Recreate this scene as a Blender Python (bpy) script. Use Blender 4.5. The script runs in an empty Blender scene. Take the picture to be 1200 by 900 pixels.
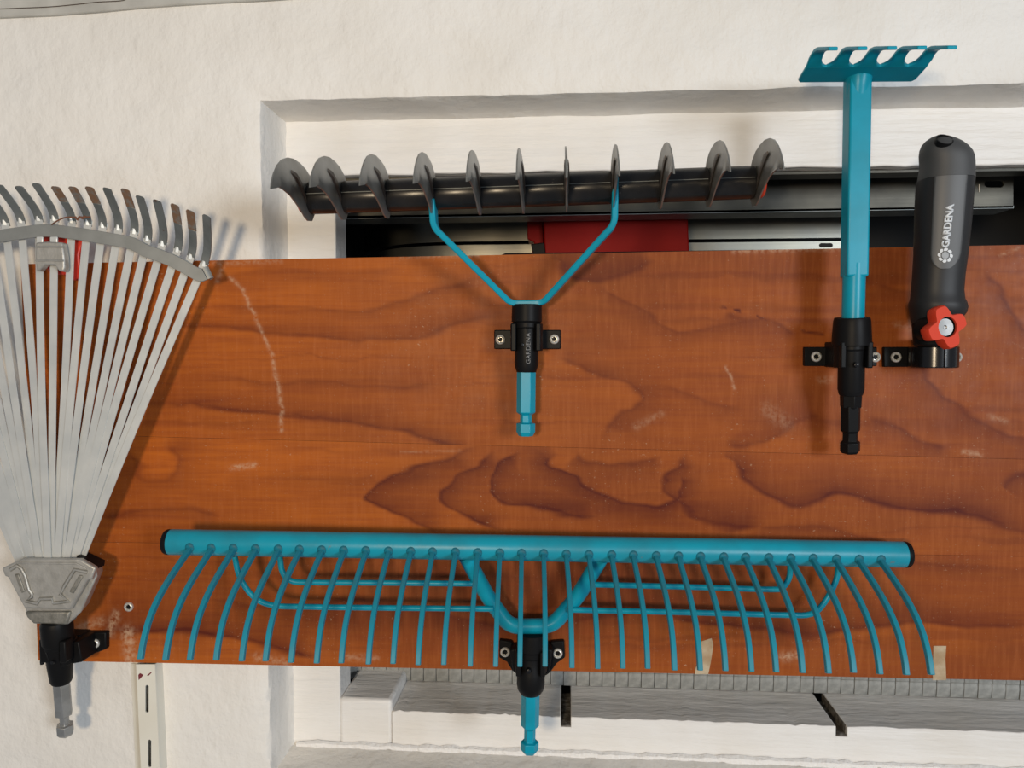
import bpy, bmesh, math, random
import numpy as np
from mathutils import Vector, Matrix
from mathutils.geometry import tessellate_polygon
random.seed(7); rng = np.random.default_rng(11)
R = math.radians
V = Vector
scene = bpy.context.scene
col = scene.collection

# ------------------------------------------------------------------ camera
FPX, PITCH, YAW, DIST = 900.0, 2.6, 4.1, 0.630
cam = bpy.data.cameras.new('camera'); cam.sensor_width = 36; cam.lens = 36 * FPX / 1200; cam.clip_start = 0.01
camo = bpy.data.objects.new('camera', cam); col.objects.link(camo)
camo.location = (0, -DIST, 0); camo.rotation_euler = (R(90 - PITCH), 0, R(YAW))
scene.camera = camo
# ------------------------------------------------------------------ light
w = bpy.data.worlds.new('room'); scene.world = w; w.use_nodes = True
w.node_tree.nodes['Background'].inputs['Color'].default_value = (0.80, 0.88, 1.0, 1)
w.node_tree.nodes['Background'].inputs['Strength'].default_value = 0.27
def area(name, loc, target, size, power, color):
    l = bpy.data.lights.new(name, 'AREA'); l.shape = 'DISK'; l.size = size; l.energy = power; l.color = color
    o = bpy.data.objects.new(name, l); col.objects.link(o); o.location = loc
    o.rotation_euler = (V(target) - V(loc)).to_track_quat('-Z', 'Y').to_euler(); return o
area('warm_lamp', (-0.22, -1.30, 0.02), (-0.15, 0, 0), 0.14, 8.6, (1.0, 0.79, 0.53))
area('daylight', (1.25, -1.85, 0.18), (0.1, 0, 0.0), 0.5, 26, (0.87, 0.935, 1.0))
scene.view_settings.view_transform = 'Standard'; scene.view_settings.look = 'None'
scene.view_settings.exposure = -0.10; scene.view_settings.gamma = 1.0; scene.view_settings.use_curve_mapping = False

# ------------------------------------------------------------------ maths helpers
CAMR = np.array(Matrix.Rotation(R(YAW), 3, 'Z') @ Matrix.Rotation(R(90 - PITCH), 3, 'X'))
def at(px, py, d=0.0):
    """point on the plane d metres in front of the board's face"""
    r = CAMR @ np.array([(px - 600) / FPX, (450 - py) / FPX, -1.0])
    t = (DIST - d) / r[1]
    return V((r[0] * t, -DIST + r[1] * t, r[2] * t))
def pxm(d): return (DIST - d) / FPX          # metres per pixel on that plane
MM = 0.001

# ------------------------------------------------------------------ materials
def mat(name, color=(0.8, 0.8, 0.8), rough=0.5, metal=0.0, spec=0.5, noise=None, bump=None, rust=None, coat=0):
    m = bpy.data.materials.new(name); m.use_nodes = True
    nt = m.node_tree; b = nt.nodes['Principled BSDF']
    b.inputs['Base Color'].default_value = (*color, 1); b.inputs['Roughness'].default_value = rough
    b.inputs['Metallic'].default_value = metal; b.inputs['Specular IOR Level'].default_value = spec
    b.inputs['Coat Weight'].default_value = coat; b.inputs['Coat Roughness'].default_value = 0.15
    tc = nt.nodes.new('ShaderNodeTexCoord'); cur = None
    if noise:                                                     # (scale, colour 2, lo, hi)
        n = nt.nodes.new('ShaderNodeTexNoise'); n.inputs['Scale'].default_value = noise[0]; n.inputs['Detail'].default_value = 5
        nt.links.new(tc.outputs['Object'], n.inputs['Vector'])
        mr = nt.nodes.new('ShaderNodeMapRange'); mr.inputs[1].default_value = noise[2]; mr.inputs[2].default_value = noise[3]
        nt.links.new(n.outputs['Fac'], mr.inputs[0])
        mx = nt.nodes.new('ShaderNodeMix'); mx.data_type = 'RGBA'
        mx.inputs[6].default_value = (*color, 1); mx.inputs[7].default_value = (*noise[1], 1)
        nt.links.new(mr.outputs[0], mx.inputs[0]); cur = mx.outputs[2]
    if rust:                                                      # (scale, colour, threshold)
        n = nt.nodes.new('ShaderNodeTexNoise'); n.inputs['Scale'].default_value = rust[0]; n.inputs['Detail'].default_value = 6
        nt.links.new(tc.outputs['Object'], n.inputs['Vector'])
        mr = nt.nodes.new('ShaderNodeMapRange'); mr.inputs[1].default_value = rust[2]; mr.inputs[2].default_value = rust[2] + 0.06
        nt.links.new(n.outputs['Fac'], mr.inputs[0])
        mx = nt.nodes.new('ShaderNodeMix'); mx.data_type = 'RGBA'; mx.inputs[6].default_value = (*color, 1)
        if cur: nt.links.new(cur, mx.inputs[6])
        mx.inputs[7].default_value = (*rust[1], 1); nt.links.new(mr.outputs[0], mx.inputs[0]); cur = mx.outputs[2]
    if cur: nt.links.new(cur, b.inputs['Base Color'])
    if bump:                                                      # list of (scale, strength, distance, stretch)
        prev = None
        for (sc, st, di, stretch) in bump:
            mp = nt.nodes.new('ShaderNodeMapping'); mp.inputs['Scale'].default_value = stretch
            nt.links.new(tc.outputs['Object'], mp.inputs['Vector'])
            n = nt.nodes.new('ShaderNodeTexNoise'); n.inputs['Scale'].default_value = sc; n.inputs['Detail'].default_value = 6
            nt.links.new(mp.outputs[0], n.inputs['Vector'])
            bp = nt.nodes.new('ShaderNodeBump'); bp.inputs['Strength'].default_value = st; bp.inputs['Distance'].default_value = di
            nt.links.new(n.outputs['Fac'], bp.inputs['Height'])
            if prev: nt.links.new(prev, bp.inputs['Normal'])
            prev = bp.outputs[0]
        nt.links.new(prev, b.inputs['Normal'])
    return m
ONE = (1, 1, 1)
M = {}
M['plaster'] = mat('painted_plaster', (0.80, 0.78, 0.745), 0.6, noise=(9, (0.73, 0.70, 0.65), 0.35, 0.75), rust=(60, (0.45, 0.42, 0.38), 0.76),
                   bump=[(22, 0.45, 0.012, ONE), (110, 0.32, 0.0035, (1, 1, 0.55)), (330, 0.25, 0.0014, ONE)])
M['frame_paint'] = mat('painted_wood', (0.80, 0.79, 0.775), 0.45, noise=(14, (0.74, 0.71, 0.665), 0.35, 0.75), rust=(90, (0.30, 0.27, 0.23), 0.775),
                       bump=[(60, 0.5, 0.004, (0.18, 1, 2.2)), (220, 0.3, 0.002, (0.3, 1, 1))])
M['caulk'] = mat('caulk', (0.80, 0.79, 0.78), 0.6, bump=[(300, 0.6, 0.003, ONE)])
M['beam_shade_paint'] = mat('beam_shade_paint', (0.56, 0.55, 0.51), 0.6, noise=(25, (0.38, 0.37, 0.34), 0.35, 0.7), bump=[(120, 0.4, 0.002, (0.2, 1, 1))])
M['crack'] = mat('crack_dirt', (0.06, 0.04, 0.03), 0.9)
M['grime'] = mat('grime', (0.10, 0.085, 0.07), 0.9, noise=(160, (0.33, 0.31, 0.28), 0.45, 0.7), bump=[(300, 0.5, 0.002, ONE)])
M['teal'] = mat('teal_enamel', (0.003, 0.29, 0.42), 0.34, spec=0.25, noise=(30, (0.004, 0.235, 0.33), 0.4, 0.7), bump=[(90, 0.05, 0.001, ONE)])
M['teal_worn'] = mat('worn_teal_enamel', (0.005, 0.285, 0.40), 0.38, spec=0.35, noise=(40, (0.012, 0.225, 0.31), 0.4, 0.7), rust=(75, (0.16, 0.13, 0.11), 0.70), bump=[(110, 0.12, 0.0015, ONE)])
M['teal_dusty'] = mat('dusty_teal_enamel', (0.008, 0.225, 0.32), 0.45, spec=0.3, noise=(60, (0.03, 0.19, 0.25), 0.4, 0.7))
M['teal_weld'] = mat('shaded_teal_weld', (0.006, 0.16, 0.23), 0.5, spec=0.2, noise=(200, (0.03, 0.09, 0.11), 0.4, 0.7))  # dark teal paints the shading of the dimples at the tine roots
M['teal_edge'] = mat('bare_teal_edge', (0.075, 0.21, 0.235), 0.45, noise=(90, (0.11, 0.20, 0.21), 0.4, 0.7))
M['black'] = mat('black_plastic', (0.006, 0.006, 0.0065), 0.45, spec=0.12, bump=[(260, 0.04, 0.001, ONE)])
M['black_gloss'] = mat('gloss_black_plastic', (0.006, 0.006, 0.007), 0.22, spec=0.4)
M['rubber'] = mat('dark_grey_rubber', (0.046, 0.047, 0.048), 0.55, bump=[(900, 0.10, 0.0004, ONE)])
M['rubber_panel'] = mat('grey_soft_plastic', (0.080, 0.082, 0.084), 0.5, bump=[(900, 0.08, 0.0004, ONE)])
M['rubber_dark'] = mat('blackish_rubber', (0.014, 0.014, 0.015), 0.5, spec=0.35)
M['print'] = mat('pale_print', (0.62, 0.65, 0.68), 0.5)
M['print_grey'] = mat('grey_print', (0.33, 0.35, 0.37), 0.5)
M['emboss'] = mat('rubbed_lettering', (0.16, 0.16, 0.16), 0.35)
M['galv'] = mat('galvanised_strip', (0.66, 0.67, 0.65), 0.42, 0.40, noise=(45, (0.56, 0.58, 0.575), 0.35, 0.65), bump=[(200, 0.08, 0.001, (1, 1, 0.1))])
M['galv_dark'] = mat('grey_galvanised_steel', (0.22, 0.235, 0.23), 0.5, 0.6, noise=(70, (0.17, 0.185, 0.18), 0.4, 0.65), rust=(90, (0.13, 0.075, 0.045), 0.70))
M['galv_band'] = mat('galvanised_band', (0.33, 0.34, 0.33), 0.5, 0.6, noise=(60, (0.28, 0.29, 0.28), 0.4, 0.65))
M['rusty_tip'] = mat('rusty_steel', (0.20, 0.115, 0.068), 0.75, 0.2, noise=(200, (0.19, 0.19, 0.18), 0.45, 0.65))
M['zinc'] = mat('cast_zinc', (0.48, 0.47, 0.44), 0.5, 0.65, noise=(120, (0.40, 0.39, 0.36), 0.4, 0.65), bump=[(500, 0.22, 0.0012, ONE)])
M['zinc_dark'] = mat('rough_zinc', (0.30, 0.29, 0.26), 0.55, 0.65, noise=(160, (0.20, 0.195, 0.17), 0.4, 0.65), bump=[(400, 0.3, 0.0015, ONE)])
M['steel'] = mat('bright_steel', (0.80, 0.78, 0.72), 0.32, 0.6)
M['dull_steel'] = mat('dull_steel', (0.42, 0.42, 0.41), 0.42, 0.8, noise=(80, (0.33, 0.33, 0.32), 0.4, 0.6))
M['blade'] = mat('blade_steel', (0.27, 0.27, 0.255), 0.34, 0.55, noise=(45, (0.19, 0.19, 0.175), 0.35, 0.65), rust=(38, (0.12, 0.075, 0.05), 0.64))
M['blade_rib'] = mat('soiled_rib', (0.075, 0.06, 0.05), 0.5, 0.3, noise=(90, (0.15, 0.13, 0.11), 0.4, 0.65))
M['tube'] = mat('black_lacquered_tube', (0.010, 0.010, 0.011), 0.27, spec=0.35, noise=(60, (0.020, 0.018, 0.017), 0.4, 0.7), rust=(260, (0.11, 0.10, 0.09), 0.70))
M['red'] = mat('red_plastic', (0.62, 0.040, 0.022), 0.42)
M['orange_red'] = mat('orange_red_plastic', (0.60, 0.050, 0.020), 0.5, spec=0.2)
M['red_box'] = mat('red_box_plastic', (0.23, 0.006, 0.004), 0.5, spec=0.1, bump=[(40, 0.1, 0.002, ONE)])
M['rail_steel'] = mat('shelf_rail_steel', (0.24, 0.23, 0.19), 0.36, 0.85, noise=(25, (0.20, 0.20, 0.18), 0.35, 0.7), bump=[(300, 0.06, 0.001, (0.05, 1, 1))])
M['rail_dark'] = mat('smoked_rail_steel', (0.085, 0.078, 0.062), 0.42, 0.8, noise=(18, (0.035, 0.034, 0.03), 0.35, 0.7), bump=[(300, 0.06, 0.001, (0.05, 1, 1))])
M['void'] = mat('unlit_cabinet', (0.010, 0.010, 0.010), 0.8)
M['rail_white'] = mat('cream_enamel', (0.74, 0.72, 0.64), 0.4, noise=(30, (0.70, 0.67, 0.58), 0.4, 0.7))
M['maroon'] = mat('maroon_paint', (0.16, 0.02, 0.03), 0.6)
M['lead'] = mat('speckled_lead_strip', (0.34, 0.345, 0.33), 0.5, 0.15, noise=(130, (0.22, 0.225, 0.215), 0.35, 0.65), rust=(120, (0.50, 0.50, 0.47), 0.72), bump=[(200, 0.3, 0.001, ONE)])
M['twig'] = mat('dry_root', (0.16, 0.06, 0.03), 0.8)
def tape_mat():
    m = mat('aged_clear_tape', (0.72, 0.60, 0.42), 0.25, noise=(70, (0.55, 0.40, 0.24), 0.4, 0.6), bump=[(90, 0.5, 0.003, ONE)])
    m.node_tree.nodes['Principled BSDF'].inputs['Alpha'].default_value = 0.55
    return m
M['tape'] = tape_mat()
def board_mat():
    m = bpy.data.materials.new('varnished_pine'); m.use_nodes = True
    nt = m.node_tree; N = nt.nodes.new; L = nt.links.new; b = nt.nodes['Principled BSDF']
    at_ = N('ShaderNodeAttribute'); at_.attribute_name = 'figure'
    sep = N('ShaderNodeSeparateColor'); L(at_.outputs['Color'], sep.inputs[0])
    tc = N('ShaderNodeTexCoord')
    def noise(scale, stretch, detail=6, rough=0.6):
        mp = N('ShaderNodeMapping'); mp.inputs['Scale'].default_value = stretch; L(tc.outputs['Object'], mp.inputs[0])
        n = N('ShaderNodeTexNoise'); n.inputs['Scale'].default_value = scale; n.inputs['Detail'].default_value = detail
        n.inputs['Roughness'].default_value = rough; L(mp.outputs[0], n.inputs['Vector']); return n.outputs['Fac']
    def mix(fac, a, c):
        x = N('ShaderNodeMix'); x.data_type = 'RGBA'
        for i, s in ((0, fac), (6, a), (7, c)):
            if hasattr(s, 'links'): L(s, x.inputs[i])
            else: x.inputs[i].default_value = s
        return x.outputs[2]
    def rng_(s, lo, hi, a=0.0, c=1.0):
        r = N('ShaderNodeMapRange'); L(s, r.inputs[0])
        for i, v in enumerate((lo, hi, a, c)): r.inputs[i + 1].default_value = v
        return r.outputs[0]
    def math_(op, a, c):
        x = N('ShaderNodeMath'); x.operation = op
        for i, s in enumerate((a, c)):
            if hasattr(s, 'links'): L(s, x.inputs[i])
            else: x.inputs[i].default_value = s
        return x.outputs[0]
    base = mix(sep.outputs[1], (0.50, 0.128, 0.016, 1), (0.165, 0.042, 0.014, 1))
    fibre = noise(240, (0.055, 1, 1.0)); cross = noise(300, (1, 1, 0.09), 4)
    base = mix(rng_(fibre, 0.38, 0.68, 0, 0.48), base, (0.22, 0.045, 0.015, 1))
    base = mix(rng_(cross, 0.45, 0.75, 0, 0.25), base, (0.50, 0.16, 0.05, 1))
    ln = math_('MULTIPLY', sep.outputs[0], rng_(noise(60, (0.3, 1, 1)), 0.3, 0.65, 0.65, 1.0))
    base = mix(math_('MINIMUM', math_('MULTIPLY', ln, 1.2), 0.95), base, (0.080, 0.013, 0.010, 1))
    # scuffs: flecks in patches
    fl = math_('MULTIPLY', rng_(noise(420, (0.8, 1, 1), 3), 0.63, 0.70), rng_(noise(14, (1, 1, 1), 3), 0.50, 0.64))
    fl = math_('MULTIPLY', fl, 0.45)
    dust = math_('MULTIPLY', rng_(noise(700, ONE, 2), 0.68, 0.72), 0.35)
    sc = math_('MAXIMUM', math_('MAXIMUM', fl, dust), math_('MULTIPLY', sep.outputs[2], rng_(noise(260, ONE, 4), 0.36, 0.60)))
    base = mix(sc, base, (0.56, 0.38, 0.25, 1))
    L(base, b.inputs['Base Color'])
    b.inputs['Specular IOR Level'].default_value = 0.10
    L(rng_(noise(50, ONE), 0.3, 0.7, 0.36, 0.52), b.inputs['Roughness'])
    bp = N('ShaderNodeBump'); bp.inputs['Strength'].default_value = 0.12; bp.inputs['Distance'].default_value = 0.001
    L(cross, bp.inputs['Height']); L(bp.outputs[0], b.inputs['Normal'])
    return m
M['board'] = board_mat()
M['board_edge'] = mat('board_edge', (0.26, 0.08, 0.03), 0.6, noise=(120, (0.12, 0.04, 0.02), 0.4, 0.6))

# ------------------------------------------------------------------ mesh builder (world coordinates unless the parent is turned)
class MB:
    def __init__(s): s.v = []; s.f = []
    def add(s, verts, faces):
        o = len(s.v); s.v += [V(p) for p in verts]; s.f += [tuple(i + o for i in f) for f in faces]; return s
    def rings(s, rings, cap=True, closed=False):
        n = len(rings[0]); o = len(s.v)
        for r in rings: s.v += [V(p) for p in r]
        m = len(rings)
        for i in range(m if closed else m - 1):
            a = o + i * n; c = o + ((i + 1) % m) * n
            for k in range(n): s.f.append((a + k, a + (k + 1) % n, c + (k + 1) % n, c + k))
        if cap and not closed:
            s.f.append(tuple(o + k for k in reversed(range(n)))); s.f.append(tuple(o + (m - 1) * n + k for k in range(n)))
        return s
    def sweep(s, path, sec, side=None, scale=None, cap=True):
        path = [V(p) for p in path]; n = len(path); out = []
        for i, p in enumerate(path):
            t = (path[min(i + 1, n - 1)] - path[max(i - 1, 0)]).normalized()
            if side is not None:
                a = V(side); a = (a - t * a.dot(t)).normalized()
            else:
                if i == 0: a = t.orthogonal().normalized()
                else: a = (prev - t * prev.dot(t)).normalized()
            prev = a; c = t.cross(a); k = scale[i] if scale else 1
            out.append([p + a * (x * k) + c * (y * k) for x, y in sec])
        return s.rings(out, cap)
    def tube(s, path, r, seg=12, scale=None):
        return s.sweep(path, [(r * math.cos(2 * math.pi * k / seg), r * math.sin(2 * math.pi * k / seg)) for k in range(seg)], scale=scale)
    def lathe(s, p, axis, prof, seg=32, rot=0.0, ref=None, cap=True):
        """prof: (distance along axis, radius)"""
        p = V(p); ax = V(axis).normalized()
        a = V(ref) if ref is not None else ax.orthogonal(); a = (a - ax * a.dot(ax)).normalized(); c = ax.cross(a)
        rr = []
        for t, r in prof:
            r = max(r, 1e-6)
            rr.append([p + ax * t + a * (r * math.cos(2 * math.pi * k / seg + rot)) + c * (r * math.sin(2 * math.pi * k / seg + rot)) for k in range(seg)])
        return s.rings(rr, cap)
    def box(s, lo, hi):
        x0, y0, z0 = lo; x1, y1, z1 = hi
        return s.rings([[(x0, y0, z0), (x1, y0, z0), (x1, y0, z1), (x0, y0, z1)], [(x0, y1, z0), (x1, y1, z0), (x1, y1, z1), (x0, y1, z1)]])
    def prism(s, front, back, holes=()):
        """front/back: matching outlines; holes: list of (front, back)"""
        loops_f = [list(map(V, front))] + [list(map(V, h[0])) for h in holes]
        loops_b = [list(map(V, back))] + [list(map(V, h[1])) for h in holes]
        if not holes: return s.rings([loops_f[0], loops_b[0]])
        tri = tessellate_polygon(loops_f); flat_f = [p for l in loops_f for p in l]; flat_b = [p for l in loops_b for p in l]
        n = len(flat_f); o = len(s.v); s.v += flat_f + flat_b
        for t in tri: s.f.append(tuple(o + i for i in t)); s.f.append(tuple(o + n + i for i in reversed(t)))
        k0 = 0
        for l in loops_f:
            m = len(l)
            for k in range(m): s.f.append((o + k0 + k, o + k0 + (k + 1) % m, o + n + k0 + (k + 1) % m, o + n + k0 + k))
            k0 += m
        return s
    def build(s, name, material, parent=None, bevel=0, seg=2, smooth=35, tag_=None):
        me = bpy.data.meshes.new(name)
        off = V((0, 0, 0))
        if parent is not None:
            q = parent
            while q.parent is not None: q = q.parent
            if not q.get('_local'): off = q.location
        me.from_pydata([p - off for p in s.v], [], s.f)
        bm = bmesh.new(); bm.from_mesh(me); bmesh.ops.recalc_face_normals(bm, faces=bm.faces); bm.to_mesh(me); bm.free()
        o = bpy.data.objects.new(name, me); col.objects.link(o)
        if material: me.materials.append(M[material])
        if smooth:
            me.polygons.foreach_set('use_smooth', [True] * len(me.polygons)); me.set_sharp_from_angle(angle=R(smooth))
        if parent is not None: o.parent = parent
        if bevel:
            b = o.modifiers.new('bevel', 'BEVEL'); b.width = bevel; b.segments = seg; b.limit_method = 'ANGLE'; b.angle_limit = R(40)
            if smooth: b.harden_normals = False
        return o
def thing(name, loc, label, cat, group=None):
    o = bpy.data.objects.new(name, None); col.objects.link(o); o.location = loc; o.empty_display_size = 0.02
    o['label'] = label; o['category'] = cat
    if group: o['group'] = group
    return o
def structure(o): o['kind'] = 'structure'; return o
def tag(o, label, cat, group=None):
    o['label'] = label; o['category'] = cat
    if group: o['group'] = group
    return o
def fillet(pts, r, n=5):
    pts = [V(p) for p in pts]; out = [pts[0]]
    for a, b, c in zip(pts, pts[1:], pts[2:]):
        u = (a - b); v_ = (c - b); k = min(r, u.length * 0.48, v_.length * 0.48)
        p0 = b + u.normalized() * k; p2 = b + v_.normalized() * k
        for i in range(n + 1):
            t = i / n; out.append(p0 * (1 - t) ** 2 + b * (2 * t * (1 - t)) + p2 * t * t)
    out.append(pts[-1]); return out
def smooth_path(pts, n=6):
    pts = [V(p) for p in pts]; P = [pts[0] * 2 - pts[1]] + pts + [pts[-1] * 2 - pts[-2]]; out = []
    for i in range(1, len(P) - 2):
        for k in range(n):
            t = k / n; a, b, c, d = P[i - 1:i + 3]
            out.append(0.5 * ((2 * b) + (c - a) * t + (2 * a - 5 * b + 4 * c - d) * t * t + (3 * b - a - 3 * c + d) * t ** 3))
    out.append(pts[-1]); return out
def pxprism(mb, poly, d0, d1, holes=()):
    """outline given on plane d0, pushed straight back to d1"""
    f = [at(x, y, d0) for x, y in poly]; sh = V((0, d0 - d1, 0))
    return mb.prism(f, [p + sh for p in f], [([at(x, y, d0) for x, y in h], [at(x, y, d0) + sh for x, y in h]) for h in holes])
def capsule(cx, cy, hw, hh, n=6):
    pts = []
    for s_, x in ((1, cx + hw - hh), (-1, cx - hw + hh)):
        for k in range(n + 1):
            a = -math.pi / 2 + math.pi * k / n
            pts.append((x + s_ * hh * math.cos(a), cy + s_ * hh * math.sin(a)))
    return pts

# ================================================================== SETTING
dW, dF = -0.018, -0.069                # wall face, window frame face
fx0 = (at(331, 142, dF).x + at(343, 820, dF).x) / 2
fz1 = (at(331, 142, dF).z + at(1190, 123, dF).z) / 2
fz0 = (at(400, 876, dF).z + at(1150, 900, dF).z) / 2
wx0 = (at(305, 120, dW).x + at(316, 840, dW).x) / 2
wz1 = (at(305, 117, dW).z + at(1190, 99, dW).z) / 2
wz0 = fz0 - 0.004
fx1, wx1 = 0.78, 0.81
def build_wall():
    N = 90
    def loop(x0, x1, z0, z1, y, jit=0.0, seed=0, rad=0.0):
        r_ = np.random.default_rng(seed); pts = []
        for (a, b) in (((x0, z0), (x1, z0)), ((x1, z0), (x1, z1)), ((x1, z1), (x0, z1)), ((x0, z1), (x0, z0))):
            for k in range(N):
                t = k / N; pts.append([a[0] + (b[0] - a[0]) * t, y, a[1] + (b[1] - a[1]) * t])
        p = np.array(pts)
        if jit:
            for ax in (0, 1, 2):
                n = r_.normal(0, 1, len(p)); k = np.ones(5) / 5; n = np.convolve(np.concatenate([n[-2:], n, n[:2]]), k, 'valid')
                p[:, ax] += n * jit
        return [V(q) for q in p]
    yW, yF = -dW, -dF
    mb = MB()
    L = [loop(-1.6, 1.9, -1.0, 1.0, yW), loop(wx0 - .02, wx1 + .02, wz0 - .02, wz1 + .02, yW, 0.0002, 3),
         loop(wx0 - .005, wx1 + .005, wz0 - .005, wz1 + .005, yW + .0003, 0.0009, 5),
         loop(wx0 - .001, wx1 + .001, wz0 - .001, wz1 + .001, yW + .002, 0.0012, 6), loop(wx0, wx1, wz0, wz1, yW + .006, 0.0011, 7)]
    for k in (0.35, 0.68, 0.95):
        l = lambda a, b: a + (b - a) * k
        L.append(loop(l(wx0, fx0), l(wx1, fx1), l(wz0, fz0), l(wz1, fz1), l(yW + .006, yF), 0.0009, int(k * 100)))
    L.append(loop(fx0 + .004, fx1, fz0, fz1 - .003, yF + .004, 0.0006, 77))
    mb.rings(L, cap=False)
    o = structure(mb.build('wall_back', 'plaster', smooth=50))
    o['label'] = 'rough white painted plaster wall with a recessed window opening'
build_wall()
# overhanging beam along the top left, underside shade put into its grey
bm_ = MB()
b0 = at(-420, 44, dW + .004); 
pts = [(-420, 46), (0, 20), (60, 17.5), (120, 13), (170, 8), (215, 5), (260, 2.5), (310, 0), (420, -8)]
pxprism(bm_, [(-900, 84)] + pts + [(1700, -98), (1700, -420), (-900, -420)], dW + .0035, dW - .001)
tr = structure(bm_.build('trim_1', 'beam_shade_paint', bevel=0.0012, smooth=40))
MB().sweep(smooth_path([at(x, y, dW + .0036) for x, y in ((0, 10.5), (25, 9.5), (60, 8), (92, 5), (115, 2.5), (142, 1), (150, -2))], 4), [(0.0006, 0), (0, 0.0004), (-0.0006, 0), (0, -0.0003)]).build('crack', 'crack', tr)

# window frame set back in the recess
win = bpy.data.objects.new('window_1', None); col.objects.link(win); win.location = (fx0, -dF, fz0); win['kind'] = 'structure'
yF, yB = -dF, -dF + 0.036
ox = (at(392, 260, dF).x + at(399, 790, dF).x) / 2
tz = (at(420, 204, dF).z + at(1150, 194, dF).z) / 2
bz = (at(470, 834, dF).z + at(1190, 858, dF).z) / 2
def jit_box(x0, x1, y0, y1, z0, z1, nx=60, j=0.0005, seed=1):
    r_ = np.random.default_rng(seed); mb = MB(); rings = []
    for i in range(nx + 1):
        x = x0 + (x1 - x0) * i / nx; n = r_.normal(0, j, 4)
        rings.append([(x, y0, z0 + n[0]), (x, y0 + abs(n[2]), z1 + n[1]), (x, y1, z1), (x, y1, z0)])
    return mb.rings(rings)
jit_box(fx0 - .002, fx1, yF, yB, tz, fz1 + .004, seed=2).build('top_rail', 'frame_paint', win, bevel=.0012)
MB().box((fx0 - .002, yF + .0008, fz0 - .002), (ox, yB, tz)).build('left_stile', 'frame_paint', win, bevel=.0015)
MB().box((fx1 - .07, yF + .0008, fz0 - .002), (fx1 + .01, yB, tz)).build('right_stile', 'frame_paint', win, bevel=.0015)
MB().box((ox, yF + .012, tz - .0035), (fx1 - .07, yB - .004, tz)).build('drip_bead', 'rail_dark', win, bevel=.0006)
sb = -dF + 0.070                        # back of the sill
notch = [(at(657, 830, dF).x, at(669, 830, dF).x), (at(980, 850, dF).x, at(993, 850, dF).x)]
xs = [at(459, 833, dF).x, notch[0][0], notch[0][1], notch[1][0], notch[1][1], fx1 - .07]
for a, b, sd in ((xs[0], xs[1], 3), (xs[2], xs[3], 4), (xs[4], xs[5], 5)):
    jit_box(a, b, yF, sb, fz0 - .004, bz, nx=40, j=.0004, seed=sd).build('bottom_rail', 'frame_paint', win, bevel=.0007)
z8 = at(430, 812, dF).z
MB().box((ox - .001, yF, fz0 - .004), (xs[0], sb, bz + .011)).build('corner_block', 'frame_paint', win, bevel=.0035, seg=3)
for (a, b) in notch:
    MB().box((a - .0006, yF + .0001, fz0 - .004), (b + .0006, sb - .002, bz - .0095)).build('bottom_rail', 'frame_paint', win)
    mb = MB(); mb.box((a, yF + .0008, bz - .0096), (b, sb - .002, bz - .0085))
    mb.box((a - .0003, yF + .004, bz - .0122), (a + .0004, sb - .001, bz - .0006)); mb.box((b - .0004, yF + .004, bz - .0122), (b + .0003, sb - .001, bz - .0006))
    mb.build('slot_grime', 'grime', win)
# bumpy bead of caulk along the foot of the frame
r_ = np.random.default_rng(5)
cp = [V((fx0 + .005 + (fx1 - fx0 - .01) * i / 150, yF - .001, fz0 + .0012 + float(r_.normal(0, .0005)))) for i in range(151)]
structure(MB().sweep(cp, [(.0034, 0), (.002, .003), (-.002, .003), (-.0034, 0), (0, -.003)], side=(0, 0, 1), scale=[1 + float(r_.normal(0, .16)) for _ in cp]).build('trim_2', 'caulk', smooth=60))
# cabinet space behind the opening, its unlit dark put into near-black walls
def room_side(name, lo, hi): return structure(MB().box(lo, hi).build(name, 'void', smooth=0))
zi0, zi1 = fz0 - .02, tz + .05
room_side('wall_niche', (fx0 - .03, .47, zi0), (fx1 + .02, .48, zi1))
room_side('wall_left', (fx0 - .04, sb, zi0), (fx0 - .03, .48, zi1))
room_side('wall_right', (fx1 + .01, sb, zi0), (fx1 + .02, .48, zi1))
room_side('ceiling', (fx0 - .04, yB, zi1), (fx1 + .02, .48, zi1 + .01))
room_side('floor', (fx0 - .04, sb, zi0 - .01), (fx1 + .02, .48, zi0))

# ================================================================== BACKGROUND THINGS
# lead-grey segmented strip lying on the sill behind the board
SB = -(sb - .004)
zs = bz
p_l, p_r = at(409, 795, SB), at(1300, 800, SB)
strip = thing('metal_strip', (p_l.x, -SB, zs), 'dull grey metal strip of short plates along the sill below the board', 'strip')
seg_w = 13.0 * MM; nseg = int((p_r.x - p_l.x) / seg_w)
seg0 = None
for k in range(nseg):
    if seg0 is None:
        mb = MB(); h = .034
        mb.rings([[V((p_l.x + a, -SB + y, zs + z)) for y, z in ((0, .0005), (-.001, .010), (-.0005, .0145), (-.0005, .0152), (-.001, .0157), (-.0008, h), (.003, h), (.003, .0005))]
                  for a in (0.0002, seg_w - .0002)])
        seg0 = mb.build('plate', 'lead', strip, bevel=.0004, seg=1); seg0.location = (0, 0, 0)
    else:
        o = seg0.copy(); col.objects.link(o); o.location = (k * seg_w, random.uniform(-.0003, .0003), random.uniform(-.0003, .0003))
MB().box((p_l.x, -SB + .0022, zs + .0006), (p_l.x + nseg * seg_w, -SB + .0035, zs + .035)).build('backing_strip', 'grime', strip)

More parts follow.
